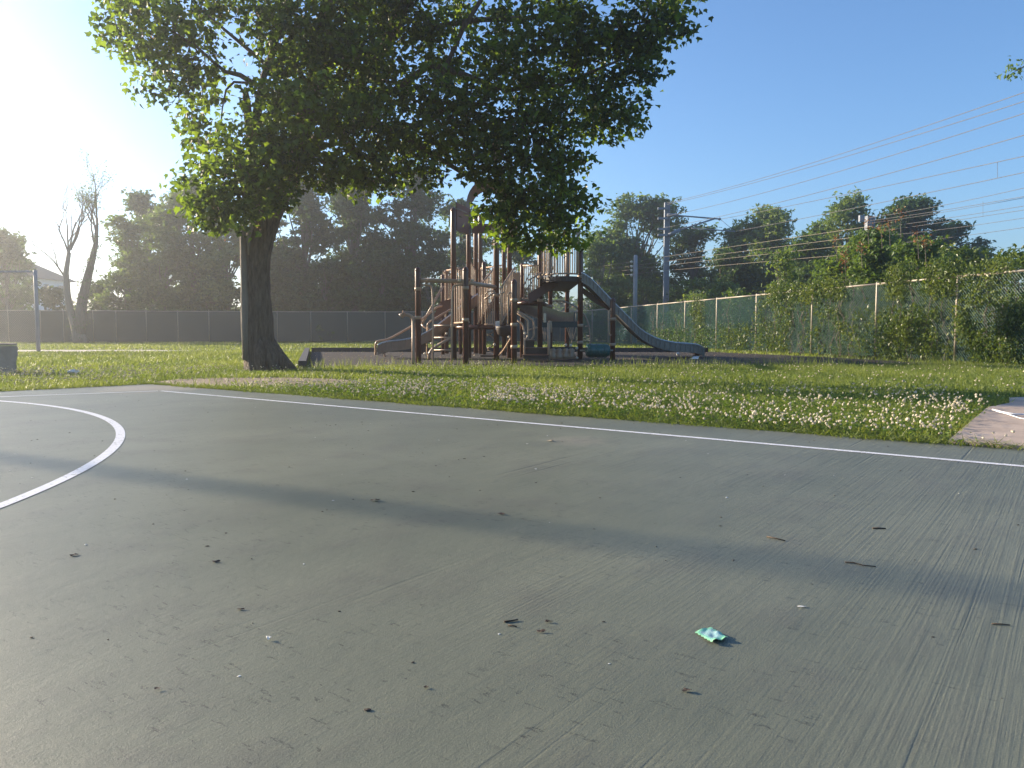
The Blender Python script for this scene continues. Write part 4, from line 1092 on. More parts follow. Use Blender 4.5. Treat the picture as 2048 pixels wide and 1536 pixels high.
lw('contact wire hanging under the fifth overhead wire', [(1470, 463), (1740, 410), (2048, 345)], X1 + 3.4, .012)
lw('upper wire from the short dark blue pole', [(1735, 436), (1890, 410), (2048, 376)], 16.5)
lw('second wire from the short dark blue pole', [(1735, 442), (1890, 420), (2048, 393)], 16.5)
lw('thin wire just under the second wire of the short pole', [(1735, 447), (1890, 424), (2048, 395.5)], 16.6, .009)
lw('far wire above the dark tree at right', [(1735, 458), (1890, 437), (2048, 412)], 18.5)
lw('lower far contact wire at right with a dropper', [(1735, 466), (1890, 444), (2048, 420)], 18.7)
lw('second lowest far wire at the right edge', [(1735, 474), (1900, 457), (2048, 436)], 20.5)
lw('lowest far wire at the right edge', [(1735, 492), (1900, 475), (2048, 455)], 20.7)
for (v0, v1, v2, lab) in [(534, 503, 458, 'topmost feeder cable on the grey utility pole'), (541, 514, 476, 'second feeder cable on the grey utility pole'), (547, 523, 492, 'third feeder cable on the grey utility pole'), (553, 535, 511, 'lowest feeder cable on the grey utility pole')]:
    lw(lab, [(1130, v0 + 10), (1400, v1), (1745, v2 - 6)], x2 - .1 + .02, .008, 'copper', 1.0)
for (u, va, vb, xa, lab) in [(1995, 324, 357, X1 + 3.3, 'short dropper wire between the fifth wire and its contact wire'), (1966, 403, 433, 18.6, 'short dropper wire below the far wires at right')]:
    Y = xline(u, xa); mb = MB(); mb.tube([pt(u, va, Y), pt(u, vb, Y)], .007, 4, False)
    tag(mb.build('dropper_wire', M['cable'], origin=pt(u, vb, Y)), lab, 'wire')

# ================================================================== PLAY STRUCTURE
PR = empty('play_structure', gp(1000, 718), 'large brown play structure with tan railings, roof tower and steel slides', 'play structure')
def post(u, vb, vt, r=.06, cap=True, clamps=()):
    b = gp(u, vb, -0.01); H = pt(u, vt, b.y).z
    mb = MB(); mb.tube([(b.x, b.y, -.15), (b.x, b.y, H - .07), (b.x, b.y, H - .03), (b.x, b.y, H)], [r, r, r * .85, r * .3], 12)
    o = mb.build('post', M['brown'], PR)
    mb = MB(); mb.tube([(b.x, b.y, H - .085), (b.x, b.y, H - .06)], r * 1.06, 12); mb.build('cap_ring', M['brown'], o)
    for z in clamps:
        mb = MB(); mb.tube([(b.x, b.y, z - .035), (b.x, b.y, z + .035)], r * 1.18, 12); mb.build('clamp', M['tan'], o)
    return Vector((b.x, b.y, 0)), H
def z_at(v, Y): return pt(CX, v, Y).z
A, _ = post(837, 726.5, 534, clamps=(.95, 1.55))
B, _ = post(931.6, 728, 533.5, clamps=(.9, 1.55))
Cc, _ = post(1028, 728.5, 558.6, clamps=(.35, .8, 1.3))
D, hD = post(908, 719, 415, .066, clamps=(.8,))
E_, hE = post(938, 716, 420, .06, clamps=(.8,))
Fp, _ = post(952, 707, 430, .066)
G, _ = post(961.5, 707.5, 428, .066)
Hh, hH = post(993, 720, 425, .066, clamps=(.8, 1.5))
Ii, _ = post(1008, 711, 450, .06)
J, hJ = post(1019, 716, 430, .062, clamps=(.8,))
K, _ = post(1044.6, 715, 526, .06, clamps=(1.4,))
Lp, _ = post(1080, 718, 492, .064, clamps=(1.4, 1.95))
Mp, _ = post(1160, 719, 500, .064, clamps=(.4, .8, 1.95))
Np, _ = post(1134, 707, 500, .064, clamps=(1.95,))
Op, _ = post(1100.5, 708, 497, .064, clamps=(1.4, 1.95))
Pp, _ = post(1225, 719.5, 596, .062, clamps=(.35, .95))
Q, _ = post(893.5, 707, 539, .06)
Q2, _ = post(886, 709, 548, .05)
Tt, _ = post(968.4, 709, 523, .06)
T2, _ = post(921, 709, 535, .05)
def xy(p, dx=0, dy=0): return (p.x + dx, p.y + dy)
def deck(poly, z, t=.09, name='deck'):
    mb = MB(); mb.prism(poly, z - t, z); o = mb.build(name, M['deck'], PR)
    for i in range(len(poly)):
        a, b = Vector((*poly[i], z - t * .5)), Vector((*poly[(i + 1) % len(poly)], z - t * .5))
        if (b - a).length > .3:
            mb = MB(); mb.tube([a, b], .055, 6); mb.build('edge_beam', M['brown'], o)
    return o
Z1, Z2, Z3, Z4 = .80, 1.40, 1.95, 1.55
deck([xy(D), xy(Hh), xy(J), xy(Ii), xy(E_)], Z1)
deck([xy(J), xy(Lp), xy(Op), xy(Ii)], Z2)
fr = [xy(Lp)]
for k in range(1, 8):
    t = k / 8; p = Lp.lerp(Mp, t); fr.append((p.x, p.y - .38 * math.sin(math.pi * t)))
deck(fr + [xy(Mp), xy(Np), xy(Op)], Z3, .12)
deck([xy(Q), xy(T2), xy(E_, 0, .1), xy(Tt), xy(G, .1, .6), xy(Q, .1, .9)], Z4)

def pipe(pts, r=.022, m='tan', name='handrail', parent=None, smooth=2, sides=8):
    pts = [Vector(p) for p in pts]
    for _ in range(smooth):     # corner cutting keeps ends
        q = [pts[0]]
        for i in range(len(pts) - 1):
            a, b = pts[i], pts[i + 1]
            if i > 0: q.append(a.lerp(b, .2))
            if i < len(pts) - 2: q.append(a.lerp(b, .8))
        q.append(pts[-1]); pts = q
    mb = MB(); mb.tube(pts, r, sides); return mb.build(name, M[m], parent or PR)
def ball(c, r, m='cream', name='ball', parent=None):
    mb = MB(); mb.lathe(Vector(c) - Vector((0, 0, r)), (0, 0, 1), [(r * (1 - math.cos(a)), r * math.sin(a)) for a in np.linspace(.05, math.pi - .05, 8)], 12)
    return mb.build(name, M[m], parent or PR)

def barrier(a, b, za0, za1, zb0, zb1, n, mrail='tan', m='tan', w=.014):
    """railing panel between plan points: bottom za0->zb0, top za1->zb1, n slats"""
    a, b = Vector((*a, 0)), Vector((*b, 0))
    o = empty_part('barrier_panel', a)
    mb = MB(); mb.tube([a + Vector((0, 0, za1)), b + Vector((0, 0, zb1))], .02, 7); o = mb.build('barrier_panel', M[mrail], PR)
    mb = MB(); mb.tube([a + Vector((0, 0, za0)), b + Vector((0, 0, zb0))], .02, 7); mb.build('bottom_rail', M[mrail], o)
    for k in range(n):
        t = (k + .5) / n; p = a.lerp(b, t); z0 = za0 + (zb0 - za0) * t; z1 = za1 + (zb1 - za1) * t
        mb = MB(); mb.tube([(p.x, p.y, z0), (p.x, p.y, z1)], w, 6, False); mb.build('baluster', M[m], o)
    return o
def empty_part(*a): return None
# railings on the low and tower decks
barrier(xy(D), xy(B, .02, .9), Z1 + .06, Z1 + 1.0, Z1 + .06, Z1 + 1.0, 6)
barrier(xy(D), xy(E_), Z1 + .06, Z1 + 1.35, Z1 + .06, Z1 + 1.35, 7)
barrier(xy(E_, 0, .05), xy(Fp), Z4 + .05, Z4 + .92, Z4 + .05, Z4 + .92, 7)
barrier(xy(Q), xy(T2), Z4 + .05, Z4 + .92, Z4 + .05, Z4 + .92, 7)
barrier(xy(Q), xy(Q2, -.02, .35), Z4 - .5, Z4 + .85, Z4 - .5, Z4 + .85, 4)
barrier(xy(Tt), xy(G), Z4 + .05, Z4 + .95, Z4 + .05, Z4 + .95, 4)
barrier(xy(Tt, .05, .3), xy(Ii, 0, .3), Z4 + .05, Z4 + .95, Z4 + .05, Z4 + .95, 7)
# inclined stair flanks
def px_barrier(u0, v0b, v0t, u1, v1b, v1t, Y0, Y1, n):
    a, b = pt(u0, v0b, Y0), pt(u1, v1b, Y1)
    barrier((a.x, a.y), (b.x, b.y), a.z, pt(u0, v0t, Y0).z, b.z, pt(u1, v1t, Y1).z, n)
px_barrier(955, 648, 577, 988, 597, 537, 18.0, 18.6, 10)
px_barrier(958, 642, 572, 991, 592, 533, 19.0, 19.6, 10)
px_barrier(1001, 648, 578, 1027, 605, 538, 17.9, 18.5, 9)
px_barrier(1003, 640, 572, 1030, 598, 534, 19.0, 19.4, 8)
px_barrier(969, 649, 598, 991, 649, 584, 17.75, 17.75, 5)
def stairs(u0, v0, u1, v1, Y0, Y1, w, n):
    a, b = pt(u0, v0, Y0), pt(u1, v1, Y1); dv = Vector((0, w, 0)); first = None
    for s in (0, 1):
        mb = MB(); c = (a + b) / 2 + dv * s; d = (b - a) / 2
        mb.box(c, d, (0, .015, 0), (0, 0, .09)); o = mb.build('stringer', M['brown'], PR); first = first or o
    for k in range(n):
        p = a.lerp(b, (k + .5) / n) + dv * .5
        mb = MB(); mb.box(p, ((b.x - a.x) / n * .55, 0, 0), (0, w * .5 - .02, 0), (0, 0, .02)); mb.build('stair_tread', M['deck'], PR)
stairs(957, 650, 989, 601, 18.05, 18.6, .85, 5)
stairs(1001, 650, 1028, 607, 18.0, 18.5, .85, 4)
stairs(1060, 594, 1117, 556, 18.3, 19.2, .8, 5)
px_barrier(1058, 590, 560, 1082, 574, 545, 18.2, 18.6, 4)
px_barrier(1046, 597, 531, 1079, 597, 531, 18.9, 18.6, 8)
mb = MB()  # solid side panel of the upper stair
a, b = pt(1057, 598, 18.15), pt(1115, 562, 18.9); mb.box((a + b) / 2, (b - a) / 2, (0, .012, 0), (0, 0, .12)); mb.build('stair_panel', M['panelbrown'], PR)
# high deck railing
barrier(xy(Lp), xy(Op), Z3 + .08, Z3 + 1.05, Z3 + .08, Z3 + 1.05, 9)
barrier(xy(Op), xy(Np), Z3 + .08, Z3 + 1.05, Z3 + .08, Z3 + 1.05, 8)
for i in range(len(fr) - 1):
    barrier(fr[i], fr[i + 1], Z3 + .06, Z3 + 1.05, Z3 + .06, Z3 + 1.05, 2)
barrier(fr[-1], xy(Mp), Z3 + .06, Z3 + 1.05, Z3 + .06, Z3 + 1.05, 2)
mb = MB(); p = gp(1154, 719); mb.tube([(p.x, p.y, Z3 + .05), (p.x, p.y, Z3 + 1.1)], .035, 8); mb.build('grab_bar', M['tan'], PR)
# grey perforated panel behind the low deck
mb = MB(); a, b = pt(1028, 604, 18.9), pt(1037, 545, 18.9); mb.box((a + b) / 2, (.10, 0, 0), (0, .012, 0), (0, 0, (b.z - a.z) / 2)); mb.build('side_panel', M['tan'], PR)

# roof: vaulted plastic roof over the tower
rz = pt(938, 427, E_.y).z
roofo = None
def arch(p0, p1, z0, rise, w, thick, m, name):
    """vault from plan point p0 to p1, extruded by vector w"""
    p0, p1, w = Vector((*p0, 0)), Vector((*p1, 0)), Vector((*w, 0)); vs = []; n = 16
    for i in range(n + 1):
        t = i / n; c = p0.lerp(p1, .5 - .5 * math.cos(math.pi * t)); z = z0 + rise * math.sin(math.pi * t) ** .8
        for k, (off, dz) in enumerate(((0, 0), (0, thick), (1, 0), (1, thick))): vs.append((c.x + w.x * off, c.y + w.y * off, z + dz))
    fs = []
    for i in range(n):
        q, r = 4 * i, 4 * i + 4
        fs += [(q, r, r + 1, q + 1), (q + 2, q + 3, r + 3, r + 2), (q + 1, r + 1, r + 3, q + 3), (q, q + 2, r + 2, r)]
    fs += [(0, 1, 3, 2), (4 * n, 4 * n + 2, 4 * n + 3, 4 * n + 1)]
    mb = MB(); mb.add(vs, fs, False); return mb.build(name, M[m], PR)
roofo = arch(xy(E_, -.06, -.1), xy(J, .1, -.1), rz, .80, (0, 1.4), .04, 'panelbrown', 'roof')
a, b = pt(913, 461, D.y + .05), pt(939, 458, E_.y); zt = pt(925, 405, 18.4).z
mb = MB(); d = Vector((b.x - a.x, b.y - a.y, 0)); c = (a + b) / 2; zb = a.z
mb.box((c.x, c.y, (zt + zb) / 2), d / 2, Vector((-d.y, d.x, 0)).normalized() * .012, (0, 0, (zt - zb) / 2)); mb.build('roof_side_panel', M['panelbrown'], PR)
a2, b2 = pt(945, 467, 19.6), pt(1010, 467, 19.6)
mb = MB(); mb.box(((a2.x + b2.x) / 2, a2.y, a2.z + .12), ((b2.x - a2.x) / 2, 0, 0), (0, .012, 0), (0, 0, .12)); mb.build('roof_back_panel', M['panelbrown'], PR)
pipe([pt(913, 417, D.y), pt(938, 428, E_.y)], .02, 'galv', 'roof_tie', smooth=0)

# overhead track and ladder on the left
pipe([pt(841, 560, A.y), pt(862, 561, A.y + .02), pt(928, 563, B.y - .05)], .045, 'tan', 'overhead_beam', smooth=0)
pipe([pt(935, 565, B.y), pt(991, 574, Hh.y)], .045, 'tan', 'overhead_beam', smooth=0)
ball(pt(919, 560, B.y - .1), .035); ball(pt(919, 553, B.y - .1), .025); ball(pt(944, 561, B.y), .03)
pipe([pt(840, 570, A.y), pt(858, 570, A.y), pt(866, 575, A.y), gp(866, 727)], .021, name='ladder_upright')
pipe([pt(929, 570, B.y), pt(912, 570, B.y), pt(904, 576, B.y), gp(903.5, 727.5)], .021, name='ladder_upright')
for v in (651, 675, 700): pipe([pt(866, v, A.y), pt(904, v, B.y)], .015, 'tan', 'ladder_rung', smooth=0)
# talk tube
tt = pipe([gp(826.5, 727), pt(826.5, 645, A.y), pt(826, 637, A.y), pt(819, 630, A.y), pt(811, 629, A.y)], .035, name='talk_tube', smooth=2)
mb = MB(); mb.lathe(pt(811, 629, A.y), (-1, 0, .05), [(0, .036), (.03, .05), (.06, .085), (.065, .08), (.03, .04)], 14); mb.build('horn', M['tan'], tt)
# left slide: steel chute running out to the left
def slide(cl, width_dir, w, wall, mside, name, seglabel=None):
    """cl = centre-line points; open trough with side walls and rolled rims"""
    wd = Vector(width_dir).normalized() * w; n = len(cl); cl = [Vector(p) for p in cl]
    mb = MB(); vs = []
    for p in cl:
        for s in (-1, 1): vs += [p + wd * s, p + wd * s + Vector((0, 0, -.02))]
    fs = []
    for i in range(n - 1):
        q, r = 4 * i, 4 * i + 4
        fs += [(q, q + 2, r + 2, r), (q + 1, r + 1, r + 3, q + 3)]
    mb.add(vs, fs, True); o = mb.build(name, M['steel'], PR)
    for s in (-1, 1):
        sw = MB(); vs = []; nn = Vector(width_dir).normalized() * .014
        for p in cl:
            b0 = p + wd * s
            vs += [b0 - nn + Vector((0, 0, -.07)), b0 - nn + Vector((0, 0, wall)), b0 + nn + Vector((0, 0, -.07)), b0 + nn + Vector((0, 0, wall))]
        fs = []
        for i in range(n - 1):
            q, r = 4 * i, 4 * i + 4
            fs += [(q, r, r + 1, q + 1), (q + 2, q + 3, r + 3, r + 2), (q + 1, r + 1, r + 3, q + 3), (q, q + 2, r + 2, r)]
        fs += [(0, 1, 3, 2), (4 * n - 4, 4 * n - 2, 4 * n - 1, 4 * n - 3)]
        sw.add(vs, fs, False); k = sw.build('side_wall', M[mside], o)
        mb = MB(); mb.tube([p + wd * s + Vector((0, 0, wall + .012)) for p in cl], .022, 8); mb.build('rim', M['steel'], o)
        for i in range(0, n):                   # pressed ribs on the outside
            p = cl[i] + wd * s + nn * s * 1.6
            if i % 1 == 0 and 0 < i < n - 1:
                mb = MB(); mb.box(p + Vector((0, 0, wall * .42)), (.008, 0, 0), nn * .5, (0, 0, wall * .42 + .03)); mb.build('rib', M[mside], o)
    return o
def spline(P, n):
    P = [Vector(p) for p in P]; out = []
    for i in range(len(P) - 1):
        p0, p1, p2, p3 = P[max(i - 1, 0)], P[i], P[i + 1], P[min(i + 2, len(P) - 1)]
        for k in range(n):
            t = k / n; out.append(.5 * ((2 * p1) + (p2 - p0) * t + (2 * p0 - 5 * p1 + 4 * p2 - p3) * t * t + (3 * p1 - p0 - 3 * p2 + p3) * t ** 3))
    out.append(P[-1]); return out
sl = [pt(958, 602, 19.9), pt(930, 622, 19.7), pt(900, 647, 19.5), pt(870, 670, 19.3), pt(845, 684, 19.2), pt(815, 693, 19.1), pt(778, 697, 19.0), pt(760, 704, 18.9)]
slide(spline(sl, 3), (.05, 1, 0), .26, .16, 'slideside', 'steel_slide')
mb = MB(); c = gp(764, 713); mb.tube([(c.x + .12, c.y, -.1), (c.x, c.y, .22)], .03, 8); mb.build('slide_leg', M['tan'], PR)
mb = MB(); mb.add([pt(838, 710, 19.2), pt(850, 706, 19.2), pt(853, 690, 19.2), pt(846, 683, 19.2), pt(836, 690, 19.2)] + [pt(838, 710, 19.25), pt(850, 706, 19.25), pt(853, 690, 19.25), pt(846, 683, 19.25), pt(836, 690, 19.25)], [(0, 1, 2, 3, 4), (9, 8, 7, 6, 5), (0, 5, 6, 1), (1, 6, 7, 2), (2, 7, 8, 3), (3, 8, 9, 4), (4, 9, 5, 0)]); mb.build('slide_support', M['brown'], PR)
# hood sides of the left slide top
mb = MB(); q = [(861, 645), (880, 604), (902, 597), (905, 612), (880, 640)]
mb.add([pt(u, v, 20.4) for u, v in q] + [pt(u, v, 20.45) for u, v in q], [(0, 1, 2, 3, 4), (9, 8, 7, 6, 5)] + [(i, (i + 1) % 5, 5 + (i + 1) % 5, 5 + i) for i in range(5)]); mb.build('slide_hood', M['brown'], PR)
pipe([gp(751, 709), pt(751, 690, 19.6), pt(754, 682, 19.6), pt(778, 679, 19.7), pt(838, 644, 20.0), pt(862, 624, 20.2), pt(874, 614, 20.2), pt(884, 612, 20.3)], .03)
pipe([gp(854, 709), pt(854, 652, 18.9), pt(858, 644, 18.9), pt(903, 618, 19.2)], .022)
for k in (0, 2.5): pipe([pt(843 + k, 648, 20.6), pt(885 + k, 572, 20.8)], .014, smooth=0, name='climbing_rail')
pipe([pt(842, 648, 20.2), pt(850, 656, 20.1), pt(862, 659, 20.0)], .022)
# small climber / bouncing bar at the ladder foot
pipe([gp(858, 719), pt(858, 708, 18.0), pt(866, 696, 18.0), pt(899, 677, 17.8)], .035, name='balance_arm')
ball(pt(863, 687, 18), .03); ball(pt(850, 707, 18), .03); ball(pt(857, 708, 18), .025); ball(pt(893, 667, 17.8), .028)
# chain net between posts B and C
pipe([gp(960, 712, .1), gp(997, 712, .08)], .02, 'deck', 'chain', smooth=0)
pipe([gp(997, 712, .08), pt(1007, 700, 17), pt(1017, 684, 16.2), pt(1022, 676, 15.8)], .018, 'tan', 'chain', smooth=0)
ball(pt(1018, 674, 15.9), .028); ball(pt(989, 689, 17.6), .03)
pipe([pt(975, 697, 18.2), pt(989, 689, 18.2)], .014, 'tan', 'cross_bar', smooth=0); pipe([pt(975, 700, 18.2), pt(990, 706, 18.2)], .014, 'tan', 'cross_bar', smooth=0)
pipe([pt(974, 672, 18.2), pt(989, 662, 18.2)], .014, 'tan', 'cross_bar', smooth=0); pipe([pt(974, 667, 18.2), pt(989, 677, 18.2)], .014, 'tan', 'cross_bar', smooth=0)
pipe([pt(971, 588, 17.7), pt(978, 582, 17.7), pt(990, 582, 17.7)], .016); pipe([pt(964, 590, 17.7), pt(964, 648, 17.7)], .015, smooth=0)
for u in (1001, 1016): pipe([pt(u + 8, 585, 17.2), pt(u + 2, 586, 17.2), pt(u, 592, 17.2), pt(u, 648, 17.2)], .018)
mb = MB(); c = pt(995, 651, Hh.y - .08); mb.box(c, (.05, 0, 0), (0, .006, 0), (0, 0, .10)); o = mb.build('rules_sticker', M['white'], PR)
mb = MB(); c = pt(996.5, 644.5, Hh.y - .09); mb.box(c, (.035, 0, 0), (0, .006, 0), (0, 0, .03)); mb.build('sticker_print', M['steel'], o)
# wheel panel below deck
mb = MB(); c = pt(1009, 663, 17.4); mb.lathe((c.x, c.y, c.z - .12), (0, 0, 1), [(0, .05), (.05, .16), (.2, .2), (.24, .2)], 14); mb.build('bucket', M['deck'], PR)

# transfer steps and loop handrails at the front right of the low deck
def r2(x, y): return (1000 + x / 4.6545, 460 + y / 4.6545)
for (x0, y0, x1, y1, Y) in ((228, 1105, 450, 1165, 17.3), (215, 1172, 450, 1200, 16.9), (235, 1035, 320, 1100, 17.7)):
    a, b = pt(*r2(x0, y1), Y), pt(*r2(x1, y0), Y)
    mb = MB(); mb.box(((a.x + b.x) / 2, Y + .2, (a.z + b.z) / 2), ((b.x - a.x) / 2, 0, 0), (0, .2, 0), (0, 0, (b.z - a.z) / 2)); o = mb.build('transfer_step', M['deck'], PR)
    mb = MB(); mb.box(((a.x + b.x) / 2, Y + .19, b.z + .014), ((b.x - a.x) / 2 + .02, 0, 0), (0, .22, 0), (0, 0, .012)); mb.build('step_edge', M['brown'], o)
for pts_, Y in (([(160, 770), (250, 832), (262, 850), (262, 1000), (232, 1020)], 16.9), ([(165, 755), (300, 832), (318, 860), (318, 985), (290, 1025), (262, 1018)], 17.7)):
    pipe([pt(*r2(x, y), Y) for x, y in pts_], .022)
pipe([pt(*r2(160, 840), 17.2), pt(*r2(225, 890), 17.2), pt(*r2(228, 1210), 17.0)], .022)
pipe([pt(*r2(270, 930), 17.7), pt(*r2(345, 905), 17.9)], .02, smooth=0)
ball(pt(*r2(232, 962), 16.9), .03)
g2 = gp(1097.5, 722)
mb = MB(); mb.tube([g2, (g2.x, g2.y, pt(1097, 645, g2.y).z)], .035, 10); mb.build('hand_post', M['tan'], PR)
pipe([pt(1097, 648, g2.y), pt(1099, 642, g2.y), pt(1102, 645, g2.y), pt(1102, 665, g2.y)], .022)
# music panel between posts L and M
a, b = pt(1084, 655, 17.9), pt(1155, 643, 17.9)
mb = MB(); mb.box(((a.x + b.x) / 2, 17.9, (a.z + b.z) / 2), ((b.x - a.x) / 2, 0, 0), (0, .035, 0), (0, 0, (b.z - a.z) / 2)); mb.build('chime_beam', M['darkgreen'], PR)
for (x0, x1, x2) in ((620, 645, 668), (640, 655, 670), (680, 675, 672), (710, 690, 674), (660, 662, 668), (395, 405, 415), (430, 425, 418), (412, 412, 416)):
    pipe([pt(*r2(x0, 905), 17.85), pt(*r2(x1, 980), 17.85), pt(*r2(x2, 1040), 17.85)], .008, 'tan', 'chime_cord')
pipe([pt(*r2(670, 1035), 17.85), pt(*r2(660, 1075), 17.85)], .012, 'tan', 'chime_cord', smooth=0)
ball(pt(*r2(658, 1075), 17.8), .035); ball(pt(*r2(612, 1070), 17.8), .035); ball(pt(*r2(715, 1100), 17.8), .035); ball(pt(*r2(718, 1190), 17.8), .03)
a, b = pt(*r2(478, 1130), 18.3), pt(*r2(715, 1088), 18.3)
mb = MB(); mb.box(((a.x + b.x) / 2, 18.3, (a.z + b.z) / 2), ((b.x - a.x) / 2, 0, 0), (0, .03, 0), (0, 0, (b.z - a.z) / 2)); mb.build('lower_panel', M['darkgreen'], PR)
for x in (490, 550, 612, 665):
    c = pt(*r2(x, 1150), 18.1); mb = MB(); mb.lathe(c - Vector((0, 0, .12)), (0, 0, 1), [(0, .09), (.08, .11), (.14, .06), (.2, .09), (.24, .03)], 12); mb.build('bell', M['tan'], PR)
# hanging yellow tag and post plate
mb = MB(); a, b = pt(*r2(405, 860), 17.85), pt(*r2(430, 775), 17.85); mb.box((a + b) / 2, ((b.x - a.x) / 2, 0, 0), (0, .01, 0), (0, 0, (b.z - a.z) / 2)); mb.build('sign_plate', M['cream'], PR)
# rear chute seen through the structure
rc = [pt(1040, 605, 19.6), pt(1070, 618, 20.2), pt(1105, 628, 21.0), pt(1128, 634, 21.6), pt(1146, 632, 22.0)]
sp2 = spline(rc, 4); mb = MB(); vs = []
for i, p in enumerate(sp2):
    for k in range(9):
        a = math.pi * (1 + k / 8); vs.append(p + Vector((.0, .38 * math.cos(a), .34 * math.sin(a) + .12)))
mb.add(vs, [(i * 9 + k, i * 9 + k + 1, i * 9 + 10 + k, i * 9 + 9 + k) for i in range(len(sp2) - 1) for k in range(8)], True); mb.build('rear_chute', M['steel'], PR)
mb = MB(); a, b = pt(1105, 600, 20.3), pt(1140, 640, 20.3)
# arch climber behind
for Y in (20.8, 21.8):
    pipe([gp(1181, 661 + 1046 / Y), pt(1180, 660, Y), pt(1172, 632, Y), pt(1150, 612, Y), pt(1128, 602, Y), pt(1104, 602, Y)], .022, 'galv', 'arch_rail')
for (u, v) in ((1180, 690), (1180, 672), (1178, 652), (1170, 630), (1150, 612), (1128, 603)):
    pipe([pt(u, v, 20.8), pt(u - (1024 - u) * -.045, v - (v - 661) * .045, 21.8)], .016, 'galv', 'arch_rung', smooth=0)
pipe([pt(1112, 603, 20.8), pt(1122, 608, 20.8), pt(1128, 603, 20.8)], .014, 'galv', 'arch_brace', smooth=0)
pipe([pt(1135, 616, 20.8), pt(1150, 606, 21.8)], .014, 'galv', 'arch_brace', smooth=0)
# roller barrel between M and P
a, b = pt(1172, 701, 17.75), pt(1219, 701, 17.85); ax = (b - a); L = ax.length; rb = 13.2 / F * 17.8
mb = MB(); mb.lathe(a, ax, [(0, rb * .55), (.015, rb * .8), (.05, rb * .95), (.09, rb), (.16, rb), (.17, rb * .97), (.19, rb), (L - .19, rb), (L - .17, rb * .97), (L - .16, rb), (L - .09, rb), (L - .05, rb * .95), (L - .015, rb * .8), (L, rb * .55)], 24); bo = mb.build('roller_barrel', M['barrel'], PR)
pipe([pt(1160, 701, 17.85), pt(1226, 701, 17.9)], .02, 'galv', 'roller_axle', smooth=0)
ax.normalize()
for s in (-.16, 0, .16):
    q = (a + b) / 2 + ax * s; pts = []
    for k in range(25):
        an = 2 * math.pi * k / 24; pts.append(q + ax * (.06 * math.sin(an * 2)) + Vector((0, math.cos(an), math.sin(an))) * (rb + .003))
    mb = MB(); mb.tube(pts, .007, 5, False); mb.build('grip_ridge', M['barrel'], bo)
pipe([pt(1222, 619, 17.8), pt(1217, 623, 17.8), pt(1217, 668, 17.8), pt(1222, 671, 17.8)], .018, name='grab_bar')
# the big slide on the right
bs = [pt(1160, 560, 18.3), pt(1176, 570, 18.4), pt(1200, 594, 18.6), pt(1225, 620, 18.8), pt(1250, 645, 19.0), pt(1272, 667, 19.2), pt(1292, 681, 19.35), pt(1315, 691, 19.5), pt(1345, 697, 19.65), pt(1375, 699, 19.8), pt(1392, 702, 19.9), pt(1403, 709, 20.0)]
slide(spline(bs, 3), (-.08, 1, 0), .24, .14, 'slideside2', 'steel_slide')
mb = MB()
q = [(1166, 575), (1190, 592), (1222, 617), (1222, 623), (1190, 606), (1166, 588)]
mb.add([pt(u, v, 18.75) for u, v in q] + [pt(u, v, 18.8) for u, v in q], [tuple(range(6)), tuple(reversed(range(6, 12)))] + [(i, (i + 1) % 6, 6 + (i + 1) % 6, 6 + i) for i in range(6)]); mb.build('slide_underside', M['brown'], PR)
mb = MB(); p0 = pt(1392, 704, 19.95); mb.tube([(p0.x, p0.y, -.1), (p0.x, p0.y, p0.z)], .03, 8); mb.build('slide_leg', M['brown'], PR)
# ================================================================== LOOSE THINGS
# board and paper by the slide exit
def slab(name, label, cat, quad, z0, z1, m, t=.012):
    P = [gp(u, v, z) for (u, v), z in zip(quad, (z0, z0, z1, z1))]
    n = (P[1] - P[0]).cross(P[3] - P[0]).normalized() * t
    mb = MB(); mb.add(P + [p + n for p in P], [(3, 2, 1, 0), (4, 5, 6, 7), (0, 1, 5, 4), (1, 2, 6, 5), (2, 3, 7, 6), (3, 0, 4, 7)])
    return tag(mb.build(name, M[m], origin=P[0]), label, cat)
slab('cardboard_sheet', 'orange tan cardboard leaning under the big slide exit', 'cardboard', [(1386, 712), (1400, 712), (1404, 705), (1393, 704)], 0.02, .1, 'board')
slab('paper_sheet', 'white paper sheet lying at the foot of the big slide', 'paper', [(1381, 718), (1396, 718), (1400, 711), (1389, 711)], 0.0, .03, 'paper', .004)
mb = MB(); c = gp(1356, 708, .05); mb.lathe(c - Vector((0, 0, .05)), (0, 0, 1), [(.05 * (1 - math.cos(a)), .05 * math.sin(a)) for a in np.linspace(.05, 3.09, 9)], 14)
tag(mb.build('white_ball', M['paper'], origin=gp(1356, 708)), 'small white ball on the mulch left of the slide exit', 'ball')
def crumple(name, label, cat, u, v, s, m, seed):
    rr = random.Random(seed); c = gp(u, v); V = []
    for p in iv: k = rr.uniform(.6, 1.2); V.append((c.x + p[0] * s * k, c.y + p[1] * s * k, max(.002, .3 * s + p[2] * s * .5 * k)))
    mb = MB(); mb.add(V, [tuple(f) for f in it]); return tag(mb.build(name, M[m], origin=c), label, cat)
crumple('pale_stone', 'pale flat stone on the lawn between the court and the far left block', 'stone', 147, 747, .10, 'paper', 1)
crumple('paper_scrap', 'crumpled pale scrap on the mulch edge right of the maple', 'litter', 715, 735, .05, 'paper', 2)
crumple('paper_scrap', 'small pale scrap on the grass just right of the maple trunk', 'litter', 596, 732, .05, 'paper', 3)
